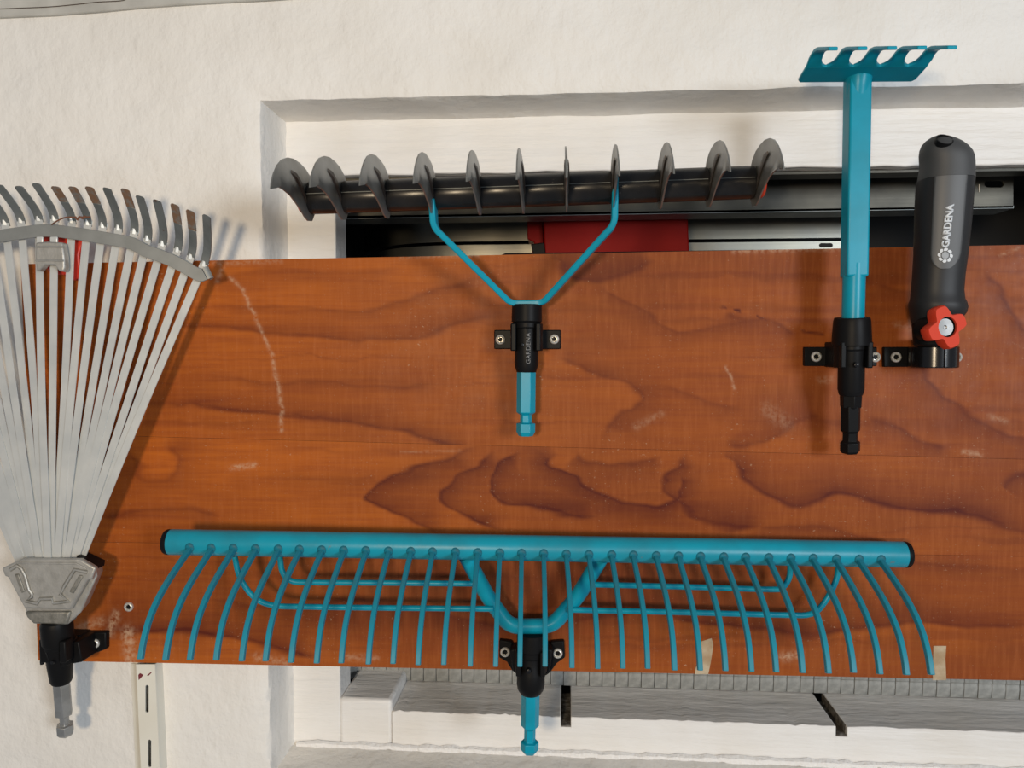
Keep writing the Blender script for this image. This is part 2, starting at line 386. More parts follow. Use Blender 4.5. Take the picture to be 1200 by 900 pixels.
# slotted shelf rail behind the roller
d1 = -0.150
rail = thing('slotted_steel_rail', at(800, 245, d1), 'wide dark steel shelf rail with slot holes running behind the spiked roller', 'rail')
mb = MB(); poly = [(380, 219), (1188, 206), (1188, 244), (380, 257)]
pxprism(mb, poly, d1, d1 - .0025, [capsule(1165, 215.5, 11, 3.8), capsule(700, 231, 11, 3.8)])
mb.build('front_flange', 'rail_dark', rail, bevel=.0005, seg=1)
mb = MB(); pxprism(mb, [(380, 253.5), (1188, 241), (1188, 244), (380, 257)], d1, d1 - .035); mb.build('bottom_flange', 'galv_dark', rail)
MB().tube([at(1147.5, 216, d1 + .0004), at(1147.5, 225, d1 + .0002)], .0006, 6).tube([at(1139, 218, d1 + .0002), at(1142, 222, d1 + .0002)], .0007, 6).build('stamped_mark', 'steel', rail)
# lower, deeper rail with bright steps
d2 = -0.27
low = thing('shelf_edge', at(600, 290, d2), 'stepped bright steel shelf edge deep behind the board, below the rail', 'shelf')
def shelf_face(y0, y1, d):
    f = [(395, -.12), (430, -.050), (465, -.018), (500, -.005), (540, 0), (1010, 0)]; lo_, hi_ = at(600, y1, d).z, at(600, y0, d).z  # left end: added bend, shaped so the steel falls dark there
    P_ = [V((at(x, 270, d).x, -d - k, 0)) for x, k in f]; P_ = fillet(P_, .02, 4)
    return MB().rings([[p + V((0, 0, lo_)), p + V((0, .002, lo_)), p + V((0, .002, hi_)), p + V((0, 0, hi_))] for p in P_])
shelf_face(249, 282.5, d2).build('upper_step', 'rail_steel', low, smooth=60)
shelf_face(286.5, 307, d2 + .02).build('lower_step', 'rail_steel', low, smooth=60)
mb = MB(); pxprism(mb, capsule(968, 287.5, 8, 2.5), d2 + .0203, d2 + .0195); mb.build('slot', 'void', low)  # black patch stands in for the shade of a slot hole
MB().box((at(480, 300, d2).x, -d2 - .02, at(480, 306, d2).z - .02), (at(1010, 300, d2).x, -d2 + .003, at(480, 306, d2).z - .016)).build('tray', 'rail_dark', low)
# red box
d3 = -0.195
box = thing('red_plastic_box', at(714, 296, d3), 'red plastic box standing on the shelf behind the board', 'box')
mb = MB(); pxprism(mb, [(636, 252), (806, 250), (808, 300), (638, 302)], d3, d3 - .045); mb.build('body', 'red_box', box, bevel=.002)
mb = MB(); pxprism(mb, [(618, 256), (636, 254), (637, 302), (622, 302), (626, 284), (618, 280)], d3 - .008, d3 - .045); mb.build('side_wall', 'red_box', box, bevel=.001)
mb = MB(); pxprism(mb, [(622, 286), (638, 284), (640, 302), (626, 302)], d3 + .001, d3 - .004); mb.build('catch', 'black', box, bevel=.001)
mb = MB(); pxprism(mb, [(636, 246), (806, 244), (806, 251), (636, 253)], d3 + .003, d3 - .045); mb.build('lid', 'red_box', box, bevel=.001)
# black tray lip behind the board's top edge
mb = MB(); pxprism(mb, [(580, 312), (581, 301.5), (592, 296.5), (1078, 290), (1092, 296), (1093, 308)], -.030, -.05)
tag(mb.build('black_tray', 'black', bevel=.001), 'thin black plastic tray edge peeping over the top of the board', 'tray')

# ================================================================== BOARD
CUR = [  # traced growth rings: (points, strength, width px, soft tail px, dark side +1 below/-1 above)
 ([(240,355),(300,357),(370,362),(430,367),(455,360),(500,345),(540,332),(580,322)], .45,3,9,1),
 ([(160,380),(240,385),(340,390),(415,397),(465,397),(520,385),(560,375),(600,370)], .55,3,10,-1),
 ([(120,470),(240,475),(290,480),(355,487),(405,495),(455,500),(490,510),(520,517),(550,521)], .7,3,10,-1),
 ([(240,440),(315,450),(390,450),(430,455),(475,455),(520,450)], .4,3,8,1),
 ([(640,415),(665,427),(690,435),(720,445),(740,455),(757,464),(744,480),(724,492),(712,520)], .6,3,26,-1),
 ([(760,462),(790,456),(830,470),(870,480)], .4,3,10,1),
 ([(640,300),(680,326),(720,322),(765,304)], .7,4,24,-1),
 ([(700,330),(730,350),(760,370),(790,390),(840,382),(900,378),(932,396)], .5,3,14,1),
 ([(840,372),(872,376),(900,378),(932,396)], .5,3,10,1),
 ([(1012,490),(1048,498),(1080,516),(1120,528)], .6,3,12,1),
 ([(960,487),(940,492),(920,504),(880,520),(856,520)], .5,3,10,1),
 ([(1060,420),(1076,432),(1112,472),(1152,496),(1200,516),(1260,530)], .6,3.5,14,1),
 ([(1152,316),(1176,344),(1200,384),(1260,420)], .6,4,12,1),
 ([(1016,332),(1064,348),(1110,350)], .4,3,10,1),
 ([(560,521),(520,540),(470,555),(428,582),(455,600),(480,612),(520,632)], .8,2.6,22,-1),
 ([(585,524),(565,545),(530,560),(515,580),(525,595),(550,608),(600,622)], .85,3,22,-1),
 ([(615,526),(595,540),(580,565),(585,585),(620,595),(665,600),(720,606)], .9,3,26,-1),
 ([(650,529),(640,540),(665,560),(690,575),(730,590),(780,592),(802,570),(790,545)], .9,3,18,1),
 ([(670,531),(690,540),(740,540),(770,532)], .6,3,14,1),
 ([(806,530),(780,560),(790,590),(840,612),(900,618)], .8,4,20,-1),
 ([(856,528),(864,544),(892,576),(928,590),(972,578),(1012,584),(1064,596),(1120,600),(1160,612),(1240,634)], .8,4,18,-1),
 ([(1176,575),(1188,560),(1215,552)], .7,6,20,1),
 ([(880,622),(960,618),(1040,632)], .5,3,14,1),
 ([(112,606),(160,600),(205,598),(255,606)], .5,4,10,1),
 ([(150,520),(165,555),(200,560),(212,540),(195,515)], .45,4,26,1),
 ([(110,742),(150,740),(200,738),(260,745),(330,760),(370,772)], .8,4,26,-1),
 ([(230,700),(330,712),(430,705),(540,725),(600,740)], .6,4,20,1),
 ([(640,735),(700,720),(760,716),(850,735),(900,738),(960,742),(1060,728),(1160,735),(1260,730)], .7,4,24,-1),
 ([(240,330),(300,318),(380,322),(470,312)], .3,3,12,1),
 ([(250,560),(330,556),(400,566),(440,560)], .25,4,14,1),
 ([(1020,650),(1100,660),(1200,668),(1300,664)], .4,4,14,1),
]
SCF = [([(270,325),(285,340),(305,385),(320,420),(327,455),(331,480),(329,505)],2.2,.55), ([(470,530),(540,528)],1.2,.25), ([(272,548),(298,545)],3,.6),
       ([(128,742),(136,720)],5,.65), ([(150,740),(153,774)],7,.7), ([(96,735),(118,728)],6,.5), ([(918,770),(935,768)],5,.6), ([(300,770),(335,776)],5,.4),
       ([(852,430),(860,455)],1.5,.5), ([(900,480),(920,495)],9,.22), ([(1130,530),(1150,532)],3,.5), ([(960,446),(974,444)],4,.3), ([(1160,488),(1180,494)],3,.35),
       ([(250,309),(330,306)],2.5,.35), ([(470,301),(560,299)],2.5,.35), ([(860,294),(980,291)],3,.5), ([(405,770),(440,772)],4,.35), ([(1050,380),(1080,386)],4,.25),
       ([(1170,300),(1195,290)],1.2,.4), ([(255,330),(262,312)],2.5,.4), ([(745,500),(775,485)],4,.25)]
CRK = [([(840,360),(870,366),(895,374)],.9), ([(942,388),(960,391),(970,392)],.7)]
def seglen(PX, PY, pts):
    best = np.full(PX.shape, 1e9); side = np.zeros(PX.shape); tt = np.zeros(PX.shape); n = len(pts) - 1
    for i in range(n):
        (ax, ay), (bx, by) = pts[i], pts[i + 1]; dx, dy = bx - ax, by - ay; L2 = dx * dx + dy * dy
        t = np.clip(((PX - ax) * dx + (PY - ay) * dy) / L2, 0, 1); qx, qy = PX - ax - t * dx, PY - ay - t * dy
        d = np.hypot(qx, qy); m = d < best; best = np.where(m, d, best); side = np.where(m, np.sign(dx * qy - dy * qx), side); tt = np.where(m, (i + t) / n, tt)
    return best, side, tt
def vnoise(PX, PY, sx, sy, seed):
    r_ = np.random.default_rng(seed); g = r_.random((64, 64)); X = PX / sx + 1000; Y = PY / sy + 1000
    xi = np.floor(X).astype(int); yi = np.floor(Y).astype(int); fx = X - xi; fy = Y - yi; fx = fx * fx * (3 - 2 * fx); fy = fy * fy * (3 - 2 * fy)
    a = g[yi % 64, xi % 64]; b = g[yi % 64, (xi + 1) % 64]; c = g[(yi + 1) % 64, xi % 64]; d = g[(yi + 1) % 64, (xi + 1) % 64]
    return (a * (1 - fx) + b * fx) * (1 - fy) + (c * (1 - fx) + d * fx) * fy
def catmull2(pts): return [(p.x, p.y) for p in smooth_path([V((x, y, 0)) for x, y in pts], 5)]
board = thing('wooden_board', at(640, 790, 0), 'wide orange-brown varnished pine board fixed across the white wall', 'board')
def plank(c, seed):
    (tlx, tly), (trx, try_), (brx, bry), (blx, bly) = c
    nx, ny = 640, int((bly - tly) / 2.0)
    u, v = np.meshgrid(np.linspace(0, 1, nx), np.linspace(0, 1, ny))
    PX = (tlx + (trx - tlx) * u) * (1 - v) + (blx + (brx - blx) * u) * v
    PY = (tly + (try_ - tly) * u) * (1 - v) + (bly + (bry - bly) * u) * v
    # real points on the board's plane
    rx, ry = (PX - 600) / FPX, (450 - PY) / FPX
    D = [CAMR[i, 0] * rx + CAMR[i, 1] * ry - CAMR[i, 2] for i in range(3)]; t = DIST / D[1]
    X, Z = D[0] * t, D[2] * t
    wx = PX + 16 * (vnoise(PX, PY, 60, 14, seed) - .5) + 5 * (vnoise(PX, PY, 16, 6, seed + 1) - .5); wy = PY + 9 * (vnoise(PX, PY, 45, 16, seed + 2) - .5) + 3 * (vnoise(PX, PY, 14, 6, seed + 3) - .5)
    line = np.zeros(PX.shape); lo, hi = PY.min(), PY.max()
    for pts, st, wd, tail, sg in CUR:
        my = sum(p[1] for p in pts) / len(pts)
        mid = [(tly + bly) / 2, (try_ + bry) / 2]
        yl = tly + (try_ - tly) * (sum(p[0] for p in pts) / len(pts)) / 1300; yh = bly + (bry - bly) * (sum(p[0] for p in pts) / len(pts)) / 1300
        if not (yl - 4 <= my <= yh + 4): continue
        d, s, tt = seglen(wx, wy, catmull2(pts))
        e = np.clip(np.minimum(tt, 1 - tt) * 9, 0.0, 1) ; e = np.where((tt <= 0.001) | (tt >= .999), 0.0, e)
        core = np.exp(-(d / wd) ** 2); tl = np.where(s == sg, np.exp(-d / (tail * 1.4)) * .85, np.exp(-(d / (wd * 1.2)) ** 2))
        line = np.maximum(line, st * e * np.maximum(core, tl))
    # faint straight grain
    f = vnoise(wx, wy, 420, 9, seed + 5) * .6 + vnoise(wx, wy, 200, 4, seed + 6) * .4
    line = np.maximum(line, np.clip((f - .60) * 1.3, 0, .22))
    tone = -.02 + .36 * vnoise(PX, PY, 240, 60, seed + 8) + .22 * vnoise(PX, PY, 70, 20, seed + 9) + np.clip((PX - 300) / 380, 0, 1) * .38 + .30 * np.exp(-((PX - 520) / 330) ** 2) * np.clip((PY - 640) / 20, 0, 1) * np.clip((775 - PY) / 40, 0, 1)  # last term: rake's shadow and darker wood below its bar, put into the tone
    scf = np.zeros(PX.shape)
    for pts, wd, st in SCF:
        d, s, tt = seglen(PX + 3 * (vnoise(PX, PY, 8, 8, 91) - .5), PY, pts); scf = np.maximum(scf, st * np.exp(-(d / wd) ** 2))
    for pts, st in CRK:
        d, s, tt = seglen(wx, PY + 2 * (vnoise(PX, PY, 10, 10, 44) - .5), pts); line = np.maximum(line, st * np.exp(-(d / 1.6) ** 2) * (vnoise(PX, PY, 9, 9, 12) > .3))
    o3 = board.location; th = .018
    Yj = np.zeros(PX.shape)
    fv = np.stack([X, Yj, Z], -1).reshape(-1, 3) - np.array(o3)
    fv[:, 0] += 0; n = nx * ny
    idx = np.arange(n).reshape(ny, nx)
    q = np.stack([idx[:-1, :-1], idx[1:, :-1], idx[1:, 1:], idx[:-1, 1:]], -1).reshape(-1, 4)
    border = np.concatenate([idx[0, :], idx[1:, -1], idx[-1, ::-1][1:], idx[::-1, 0][1:-1]])
    bv = fv[border] + np.array([0, th, 0]); faces = q.tolist(); m = len(border)
    for k in range(m): faces.append([int(border[k]), int(border[(k + 1) % m]), n + (k + 1) % m, n + k])
    faces.append([n + k for k in range(m)])
    me = bpy.data.meshes.new('plank'); me.from_pydata(np.concatenate([fv, bv]).tolist(), [], faces)
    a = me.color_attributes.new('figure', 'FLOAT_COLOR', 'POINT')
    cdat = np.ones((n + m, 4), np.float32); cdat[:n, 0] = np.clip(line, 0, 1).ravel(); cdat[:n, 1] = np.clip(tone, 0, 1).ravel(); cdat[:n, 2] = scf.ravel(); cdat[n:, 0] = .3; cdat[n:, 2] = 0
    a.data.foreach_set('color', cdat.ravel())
    me.materials.append(M['board']); me.materials.append(M['board_edge'])
    mi = np.zeros(len(faces), np.int32); mi[len(q):] = 1; me.polygons.foreach_set('material_index', mi)
    o = bpy.data.objects.new('plank', me); col.objects.link(o); o.parent = board
g = .14
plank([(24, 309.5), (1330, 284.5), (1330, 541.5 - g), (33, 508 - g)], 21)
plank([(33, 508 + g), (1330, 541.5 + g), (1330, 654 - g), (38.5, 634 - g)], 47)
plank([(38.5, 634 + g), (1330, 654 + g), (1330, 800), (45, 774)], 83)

# ================================================================== SHARED BUILDERS FOR HOLDERS AND COUPLINGS
def screw(parent, px, py, d, r=.0036, top=True, name='screw'):
    p = at(px, py, d)
    mb = MB().lathe(p, (0, -1, 0), [(-.0005, r), (.0008, r), (.0016, r * .86), (.0019, r * .70), (.0014, r * .56), (.0003, r * .50), (.0002, 0)], 24)
    o = mb.build(name, 'steel', parent, smooth=40)
    return o
def socket(parent, px, py, d, r=.0019):
    MB().lathe(at(px, py, d), (0, -1, 0), [(.0002, r), (.0008, r * .9), (.0008, 0)], 6).build('socket', 'black', parent, smooth=0)
def screw_with_socket(parent, px, py, d, r=.0036):
    s = screw(parent, px, py, d, r); socket(s, px, py, d, r * .52); return s
def axis_profile(y_r, ypx0, d, k=1.0):
    return [((y - ypx0) * pxm(d) * k, r * pxm(d)) for y, r in y_r]
def jaw(parent, c, zlo, zhi, ri, ro, open_deg=52, mat_='black', name='jaw', n=20, mid=-90):
    """C-shaped clip open towards the room, axis vertical"""
    mb = MB(); rings = []
    for k in range(n + 1):
        a = R(mid + open_deg + (360 - 2 * open_deg) * k / n); ca, sa = math.cos(a), math.sin(a)
        rings.append([(c.x + ri * ca, c.y + ri * sa, zlo), (c.x + ro * ca, c.y + ro * sa, zlo), (c.x + ro * ca, c.y + ro * sa, zhi), (c.x + ri * ca, c.y + ri * sa, zhi)])
    mb.rings(rings); return mb.build(name, mat_, parent, bevel=.0008)

# ================================================================== TOOL 1: leaf rake with fanned steel strips
dA, dB = 0.030, 0.038          # spreader band, ferrule
rake = thing('leaf_rake', at(60, 692, dB - .012), 'galvanised steel leaf rake with fanned flat tines and cast ferrule', 'rake')
arcR = [(64,261),(84,263.5),(102,266),(119,269),(137,272),(155,276),(170,284),(187,290),(204,297),(219,305),(234,313)]
tipR = [(42,218),(64,221),(86,220),(105,220),(126,230),(146,233),(165,235),(184,241),(205,243),(222,250),(240,257)]
Cx = 55.0
arcs = [(2 * Cx - x, y) for x, y in reversed(arcR)] + arcR
nT = len(arcs)
wide = .0034
sec_t = [(-wide, -.0003), (-wide * .40, .0017), (-wide * .15, .0018), (wide, -.0003), (wide * .92, -.0008), (-wide * .92, -.0008)]
rust_on = {12, 13, 14, 16, 19, 20}
for i, (ax, ay) in enumerate(arcs):
    f = i / (nT - 1)
    bx = 27 + 63 * f
    rel = abs(i - (nT - 1) / 2) / ((nT - 1) / 2)
    base = at(bx, 668, dB - .004 + .0042 * math.sin(i * 2.1) * .3 - .006 * rel + .0009 * (i % 3))
    a3 = at(ax, ay + 9, dA - .001)
    dr = (a3 - base).normalized()
    side = V((dr.z, 0, -dr.x)).normalized()
    al = (.024 + .016 * rel) + random.uniform(-.002, .002); fw = .022 + .004 * rel
    mid_ = base.lerp(a3, .5) + V((0, .0015 * math.sin(i * 1.7), 0)) + side * .0006 * math.sin(i * 2.3)
    p1 = a3 + dr * .0075
    tipd = V((0, -1, 0))
    p2 = p1 + dr * (al * .30) + tipd * (fw * .15); p3 = p1 + dr * (al * .62) + tipd * (fw * .52); p4 = p1 + dr * (al * .96) + tipd * fw
    straight = smooth_path([base, mid_, a3, p1], 4)
    k = .92
    mb = MB().sweep(straight, sec_t, side=side, scale=[k + (1 - k) * min(1, j / 10) for j in range(len(straight))])
    t = mb.build('tine', 'galv', rake, smooth=25)
    tip = smooth_path([p1 - dr * .001, p2, p3, p4], 5); e_ = (tip[-1] - tip[-2]).normalized(); tip += [tip[-1] + e_ * .0010, tip[-1] + e_ * .0017]; nt_ = len(tip)
    wtip = [1] * (nt_ - 2) + [.80, .40]
    flat = [(-wide, 0), (wide, 0), (wide, .0010), (-wide, .0010)]  # tips get a darker steel: shade of their turned-away faces painted in
    if i in rust_on:
        MB().sweep(tip[:nt_ - 7], flat, side=side).build('tine_tip', 'galv_dark', t, bevel=.0003, seg=1)
        sc = [1] * 7; 
        o = MB().sweep(tip[nt_ - 8:], flat, side=side, scale=wtip[nt_ - 8:]).build('rusty_end', 'rusty_tip', t); o['label'] = 'rust-brown worn end'
    else:
        MB().sweep(tip, flat, side=side, scale=wtip).build('tine_tip', 'galv_dark', t)
# spreader band
bp = [(2 * Cx - 241, 322)] + [(x, y + 9.5) for x, y in arcs] + [(240, 321)]
path = smooth_path([at(x, y, dA + .0035) for x, y in bp], 3)
hb = .0050
MB().sweep(path, [(-hb, -.0008), (hb, -.0008), (hb, .0008), (-hb, .0008)], side=(0, 0, 1)).build('spreader_band', 'galv_band', rake, bevel=.0004, seg=1)
for s_ in (1,):
    e = path[-1]; dr = (path[-1] - path[-3]).normalized(); up = V((-dr.z, 0, dr.x))
    loop = [e + dr * (.0004 + .0032 * math.sin(a)) + V((0, 1, 0)) * (.0022 - .0022 * math.cos(a)) for a in [math.pi * k / 8 for k in range(9)]]
    MB().sweep(loop, [(-hb, -.0007), (hb, -.0007), (hb, .0007), (-hb, .0007)], side=up).build('band_curl', 'galv_band', rake, smooth=40)
# slider on the middle tines
mb = MB(); dS = dA + .008
pxprism(mb, [(41.5, 284), (55, 283), (72.5, 284), (75, 300), (75.5, 313), (74, 318), (69, 318), (64, 311), (52, 310), (46, 317), (43, 318), (41.5, 306)], dS, dA + .001)
sl = mb.build('slider', 'zinc', rake, bevel=.0012)
mb = MB(); pxprism(mb, [(42, 277), (50, 277), (50, 286), (42, 286)], dS - .0018, dS - .0035); pxprism(mb, [(58, 277), (67, 277), (67, 286), (58, 286)], dS - .0018, dS - .0035)
mb.build('slider_tab', 'galv', sl, bevel=.0008)
for yy in (289.5, 305.5): MB().tube([at(42, yy, dS), at(58, yy - .5, dS + .0004), at(74.5, yy, dS)], .0008, 8).build('ridge', 'zinc', sl)
mb = MB(); pxprism(mb, [(50, 275), (95, 278), (98, 283), (92, 299), (95, 318), (93, 326), (86, 329), (76, 322), (57, 321), (52, 310)], dA - .006, dA - .012)
o = mb.build('locking_lever', 'red', rake, bevel=.0015); o['label'] = 'red plastic lever behind the slider'
# ferrule
F = lambda x, y: (x / 5.62, 640 + y / 5.62)
fr = [F(*p) for p in ((10, 145), (145, 82), (525, 86), (628, 145), (600, 225), (575, 222), (462, 420), (160, 410), (125, 345), (50, 205), (30, 200))]
mb = MB(); f1 = [at(x, y, dB + .003) for x, y in fr]; mb.prism(f1, [p + V((0, .005, 0)) for p in f1])
fe = mb.build('ferrule', 'zinc', rake, bevel=.0013, seg=3)
mb = MB(); inner = [F(*p) for p in ((45, 140), (150, 95), (520, 98), (632, 130), (640, 200), (530, 440), (445, 520), (215, 515), (170, 430), (60, 215))]
f1 = [at(x, y, dB - .002) for x, y in inner]; b1 = []
for (x, y) in inner:
    b1.append(at(58 + (x - 58) * .84 - 2, 690 + (y - 690) * .9, dB - .002) + V((.0, .021, 0)))
mb.prism(f1, b1); mb.build('ferrule_body', 'zinc', rake, bevel=.0015, seg=2)
mb = MB(); f1 = [at(*F(*p), dB + .0005) for p in ((160, 432), (462, 432), (435, 520), (218, 512), (175, 470))]; mb.prism(f1, [p + V((0, .014, 0)) for p in f1]); mb.build('ferrule_foot', 'zinc_dark', rake, bevel=.0015)
rid = [(65, 158), (112, 128), (140, 148), (165, 195), (190, 285), (212, 318), (208, 335), (172, 362), (245, 378), (265, 348), (345, 346), (352, 376), (455, 362), (398, 318), (425, 262), (492, 155), (575, 172)]
MB().sweep([at(*F(*p), dB + .0030) for p in rid], [(.0017, -.0002), (.0017, .0003), (-.0017, .0003), (-.0017, -.0002)], side=(.3, 0, 1)).build('rib_shade', 'zinc_dark', fe)  # flat dark strip paints the shaded edges of the raised rib
MB().tube([at(*F(*p), dB + .0036) for p in rid], .0010, 8).build('raised_rib', 'zinc', fe)
mb = MB(); pxprism(mb, [(90, 651), (112, 661.5), (111, 668), (90, 662)], dB - .003, dB - .016); mb.build('cavity_shade', 'black', rake)  # black block painted in for the shade inside the hollow ferrule
MB().tube([at(*F(*p), dB + .0032) for p in ((115, 112), (500, 115), (570, 150))], .0008, 8).build('raised_rib', 'zinc', fe)
for pp in ([(95, 185), (120, 185), (162, 300), (140, 310)], [(545, 200), (520, 190), (455, 300), (480, 315)]):
    mb = MB(); f1 = [at(*F(*p), dB + .0042) for p in pp]; mb.prism(f1, [p + V((0, .002, 0)) for p in f1]); mb.build('side_pad', 'zinc_dark', fe, bevel=.0006)
# coupling below the ferrule
dC = 0.026
def coupling(root, p_top, p_tip, ypx, segs, hexmat, collar_mat='black', hexrot=0.0, d=dC, hexprof=None, embossed=False):
    p_top, p_tip = V(p_top), V(p_tip); ax = (p_tip - p_top).normalized(); L_ = (p_tip - p_top).length; k = L_ / (ypx[1] - ypx[0])
    P = lambda y: p_top + ax * ((y - ypx[0]) * k)
    for name, prof, seg in segs:
        MB().lathe(P(prof[0][0]), ax, [((y - prof[0][0]) * k, r * pxm(d)) for y, r in prof], seg, ref=(0, -1, 0)).build(name, collar_mat, root, bevel=.0005 if seg > 8 else .0004, smooth=35)
    MB().lathe(P(hexprof[0][0]), ax, [((y - hexprof[0][0]) * k, r * pxm(d)) for y, r in hexprof], 6, rot=hexrot, ref=(0, -1, 0)).build('hex_shank', hexmat, root, bevel=.0004, seg=2, smooth=25)
    return P, ax
p_top, p_tip = at(66, 728, .030), at(77, 861, .014)
P1, ax1 = coupling(rake, p_top, p_tip, (728, 861), [('collar', [(726, 16), (731, 18.5), (751, 18.5), (752, 17), (756, 17), (757, 16)], 32), ('sleeve', [(755, 15), (775, 15), (795, 13), (798, 11.5)], 32)],
                   'dull_steel', hexrot=R(30), hexprof=[(796, 10.5), (836, 10.5), (838, 6), (848, 6), (848.5, 10.5), (858, 10.5), (861, 8)])
MB().lathe(at(62, 776, .037), (0, -1, 0), [(0, .0018), (.0012, .0014), (.0016, 0)], 14).build('stud', 'black_gloss', rake)
# its wall clip
clip = thing('tool_clip', at(84, 758, 0), 'black plastic wall clip holding the leaf rake at the board corner', 'clip', 'black tool clips')
mb = MB(); pxprism(mb, [(70, 754), (92, 752), (100, 741), (124, 741), (124, 761), (108, 767), (90, 777), (72, 779)], .006, .0); mb.build('base_plate', 'black', clip, bevel=.0012)
cc = P1(762)
jaw(clip, V((cc.x, cc.y, 0)), at(60, 778, .03).z, at(60, 751, .03).z, .0108, .0138, 48, mid=-96)
mb = MB(); mb.box((cc.x - .006, cc.y + .011, at(60, 776, .03).z), (cc.x + .012, 0, at(60, 752, .03).z)); mb.build('stem', 'black', clip, bevel=.001)
mb = MB(); pxprism(mb, [(78, 753), (92, 752), (96, 776), (80, 779)], .028, .004); mb.build('web', 'black', clip, bevel=.001)
mb = MB(); pxprism(mb, [(45, 750), (49, 750), (58, 776), (47, 778)], .036, .018); mb.build('jaw_lip', 'black', clip, bevel=.001)
mb = MB(); pxprism(mb, [(69, 752), (76, 752), (77, 777), (70, 778)], .040, .030); mb.build('jaw_lip', 'black', clip, bevel=.001)
screw_with_socket(clip, 111.5, 754, .0062, .0040)
# loose root caught on the rake, lone screw in the board
pts = [(61, 263), (66, 259.5), (73, 256), (80, 254.5), (87, 254.8), (91, 256.5), (95, 254.5), (106, 254.3)]
mb = MB().tube(smooth_path([at(x, y, dA + .013 - .006 * (i == 0)) for i, (x, y) in enumerate(pts)], 4), .0006, 6); mb.tube(smooth_path([at(x, y, dA + .0132) for x, y in ((88, 254), (91, 257.5), (93, 254), (97, 256), (100, 253))], 3), .0008, 6)
tag(mb.build('dry_root', 'twig'), 'thin reddish-brown dry root caught on the leaf rake tines', 'root')
sc = thing('screw', at(151, 711, 0), 'small steel socket screw alone in the board beside the leaf rake', 'screw')
screw_with_socket(sc, 151, 711, .0006, .0041).name = 'head'

# ================================================================== TOOL 2: spiked roller on a teal fork
dR = 0.058; dC2 = 0.024
roll = thing('roller_scarifier', at(617, 360, dC2), 'hand scarifier with black roller of hooked steel blades on a teal fork', 'scarifier')
A_, B_ = at(352, 233, dR), at(891, 213.5, dR)
axr = (B_ - A_).normalized()
rt = 18.6 * pxm(dR)
bxs = [362, 402, 453, 508, 562, 613, 663.5, 717.5, 773, 830, 884]
def on_axis(px):
    lo, hi = 0.0, 1.0
    for _ in range(40):
        m = (lo + hi) / 2; p = A_.lerp(B_, m); r = np.linalg.inv(CAMR) @ (np.array(p) - np.array([0, -DIST, 0])); x = 600 + FPX * r[0] / -r[2]
        if x < px: lo = m
        else: hi = m
    return A_.lerp(B_, (lo + hi) / 2)
pts_ = [on_axis(x) for x in bxs]
up = (V((0, 0, 1)) - axr * axr.z).normalized(); fwd = axr.cross(up)
if fwd.y > 0: fwd = -fwd
ends = [A_ - axr * .001] + pts_ + [B_ + axr * .001]
for k in range(1, len(pts_)):
    p0, p1_ = pts_[k - 1], pts_[k]; L_ = (p1_ - p0).length
    mb = MB().lathe(p0 + axr * .0007, axr, [(0, rt * .97), (.0012, rt), (L_ - .0026, rt), (L_ - .0014, rt * .97)], 40)
    s_ = mb.build('tube_section', 'tube', roll, smooth=35)
    q0 = p0 + axr * .002 + fwd * rt + up * (.0 + .0012); 
    MB().tube([q0, q0 + axr * (L_ - .004)], .00028, 6).build('mould_line', 'galv_dark', s_)
for p0, s_ in ((A_, -1), (B_, 1)):
    q = pts_[0] if s_ < 0 else pts_[-1]
    MB().lathe(q + axr * (s_ * .001), axr * s_, [(0, rt * .96), (.004, rt * .96), (.0055, rt * .86), (.0055, 0)], 32).build('end_cap', 'orange_red', roll)
blade_out = [(-14, 4), (-11, 11), (-4, 17), (6, 20.5), (18, 22), (31, 22), (43, 20), (54, 16), (63, 10), (70, 3), (74.5, -4), (76, -8.5),
             (70, -6.0), (62, -4.4), (52, -4.4), (41, -5.6), (30, -8.6), (20, -12.0), (12, -15.6), (4, -17.4), (-5, -16), (-12, -9), (-14.5, -2)]
bb = pts_[5]
def blade_mesh(parent):
    mb = MB(); o = bb
    poly = [fwd * (u * MM) + up * (v_ * MM) for u, v_ in blade_out]
    # slightly dished sheet: rim flat, middle bulged towards +axis
    c = fwd * .030 + up * .004
    R0 = [o + p - axr * .0005 for p in poly]; R1 = [o + p + axr * .0005 for p in poly]
    Rm = [o + c.lerp(p, .80) + axr * .0012 for p in poly]; Rn = [o + c.lerp(p, .80) + axr * .0002 for p in poly]
    mb.rings([Rn, R0, R1, Rm], cap=False)
    n = len(poly)
    for ring in (0, 3): mb.f.append(tuple(ring * n + k for k in range(n)))
    return mb
bl0 = blade_mesh(roll).build('blade', 'blade', roll, smooth=30)
rib = MB().sweep([bb + fwd * (u * MM) + up * (v_ * MM) + axr * .0013 for u, v_ in ((40, 11), (31, 10), (22, 6), (14, 0), (6, -7))], [(.0032, 0), (.0016, .0012), (-.0016, .0012), (-.0032, 0), (0, -.0006)], side=up, scale=[.4, .9, 1, .8, .5])
rib0 = rib.build('stamped_rib', 'blade_rib', bl0)
rib2 = MB().sweep([bb + fwd * (u * MM) + up * (v_ * MM) - axr * .0008 for u, v_ in ((40, 11), (31, 10), (22, 6), (14, 0), (6, -7))], [(.0032, 0), (.0016, .0012), (-.0016, .0012), (-.0032, 0), (0, -.0006)], side=up, scale=[.4, .9, 1, .8, .5]).build('stamped_rib', 'blade_rib', bl0)
for k, p in enumerate(pts_):
    if k == 5: continue
    o = bl0.copy(); col.objects.link(o); o.location = p - bb
    for r0 in (rib0, rib2):
        r1 = r0.copy(); col.objects.link(r1); r1.parent = o
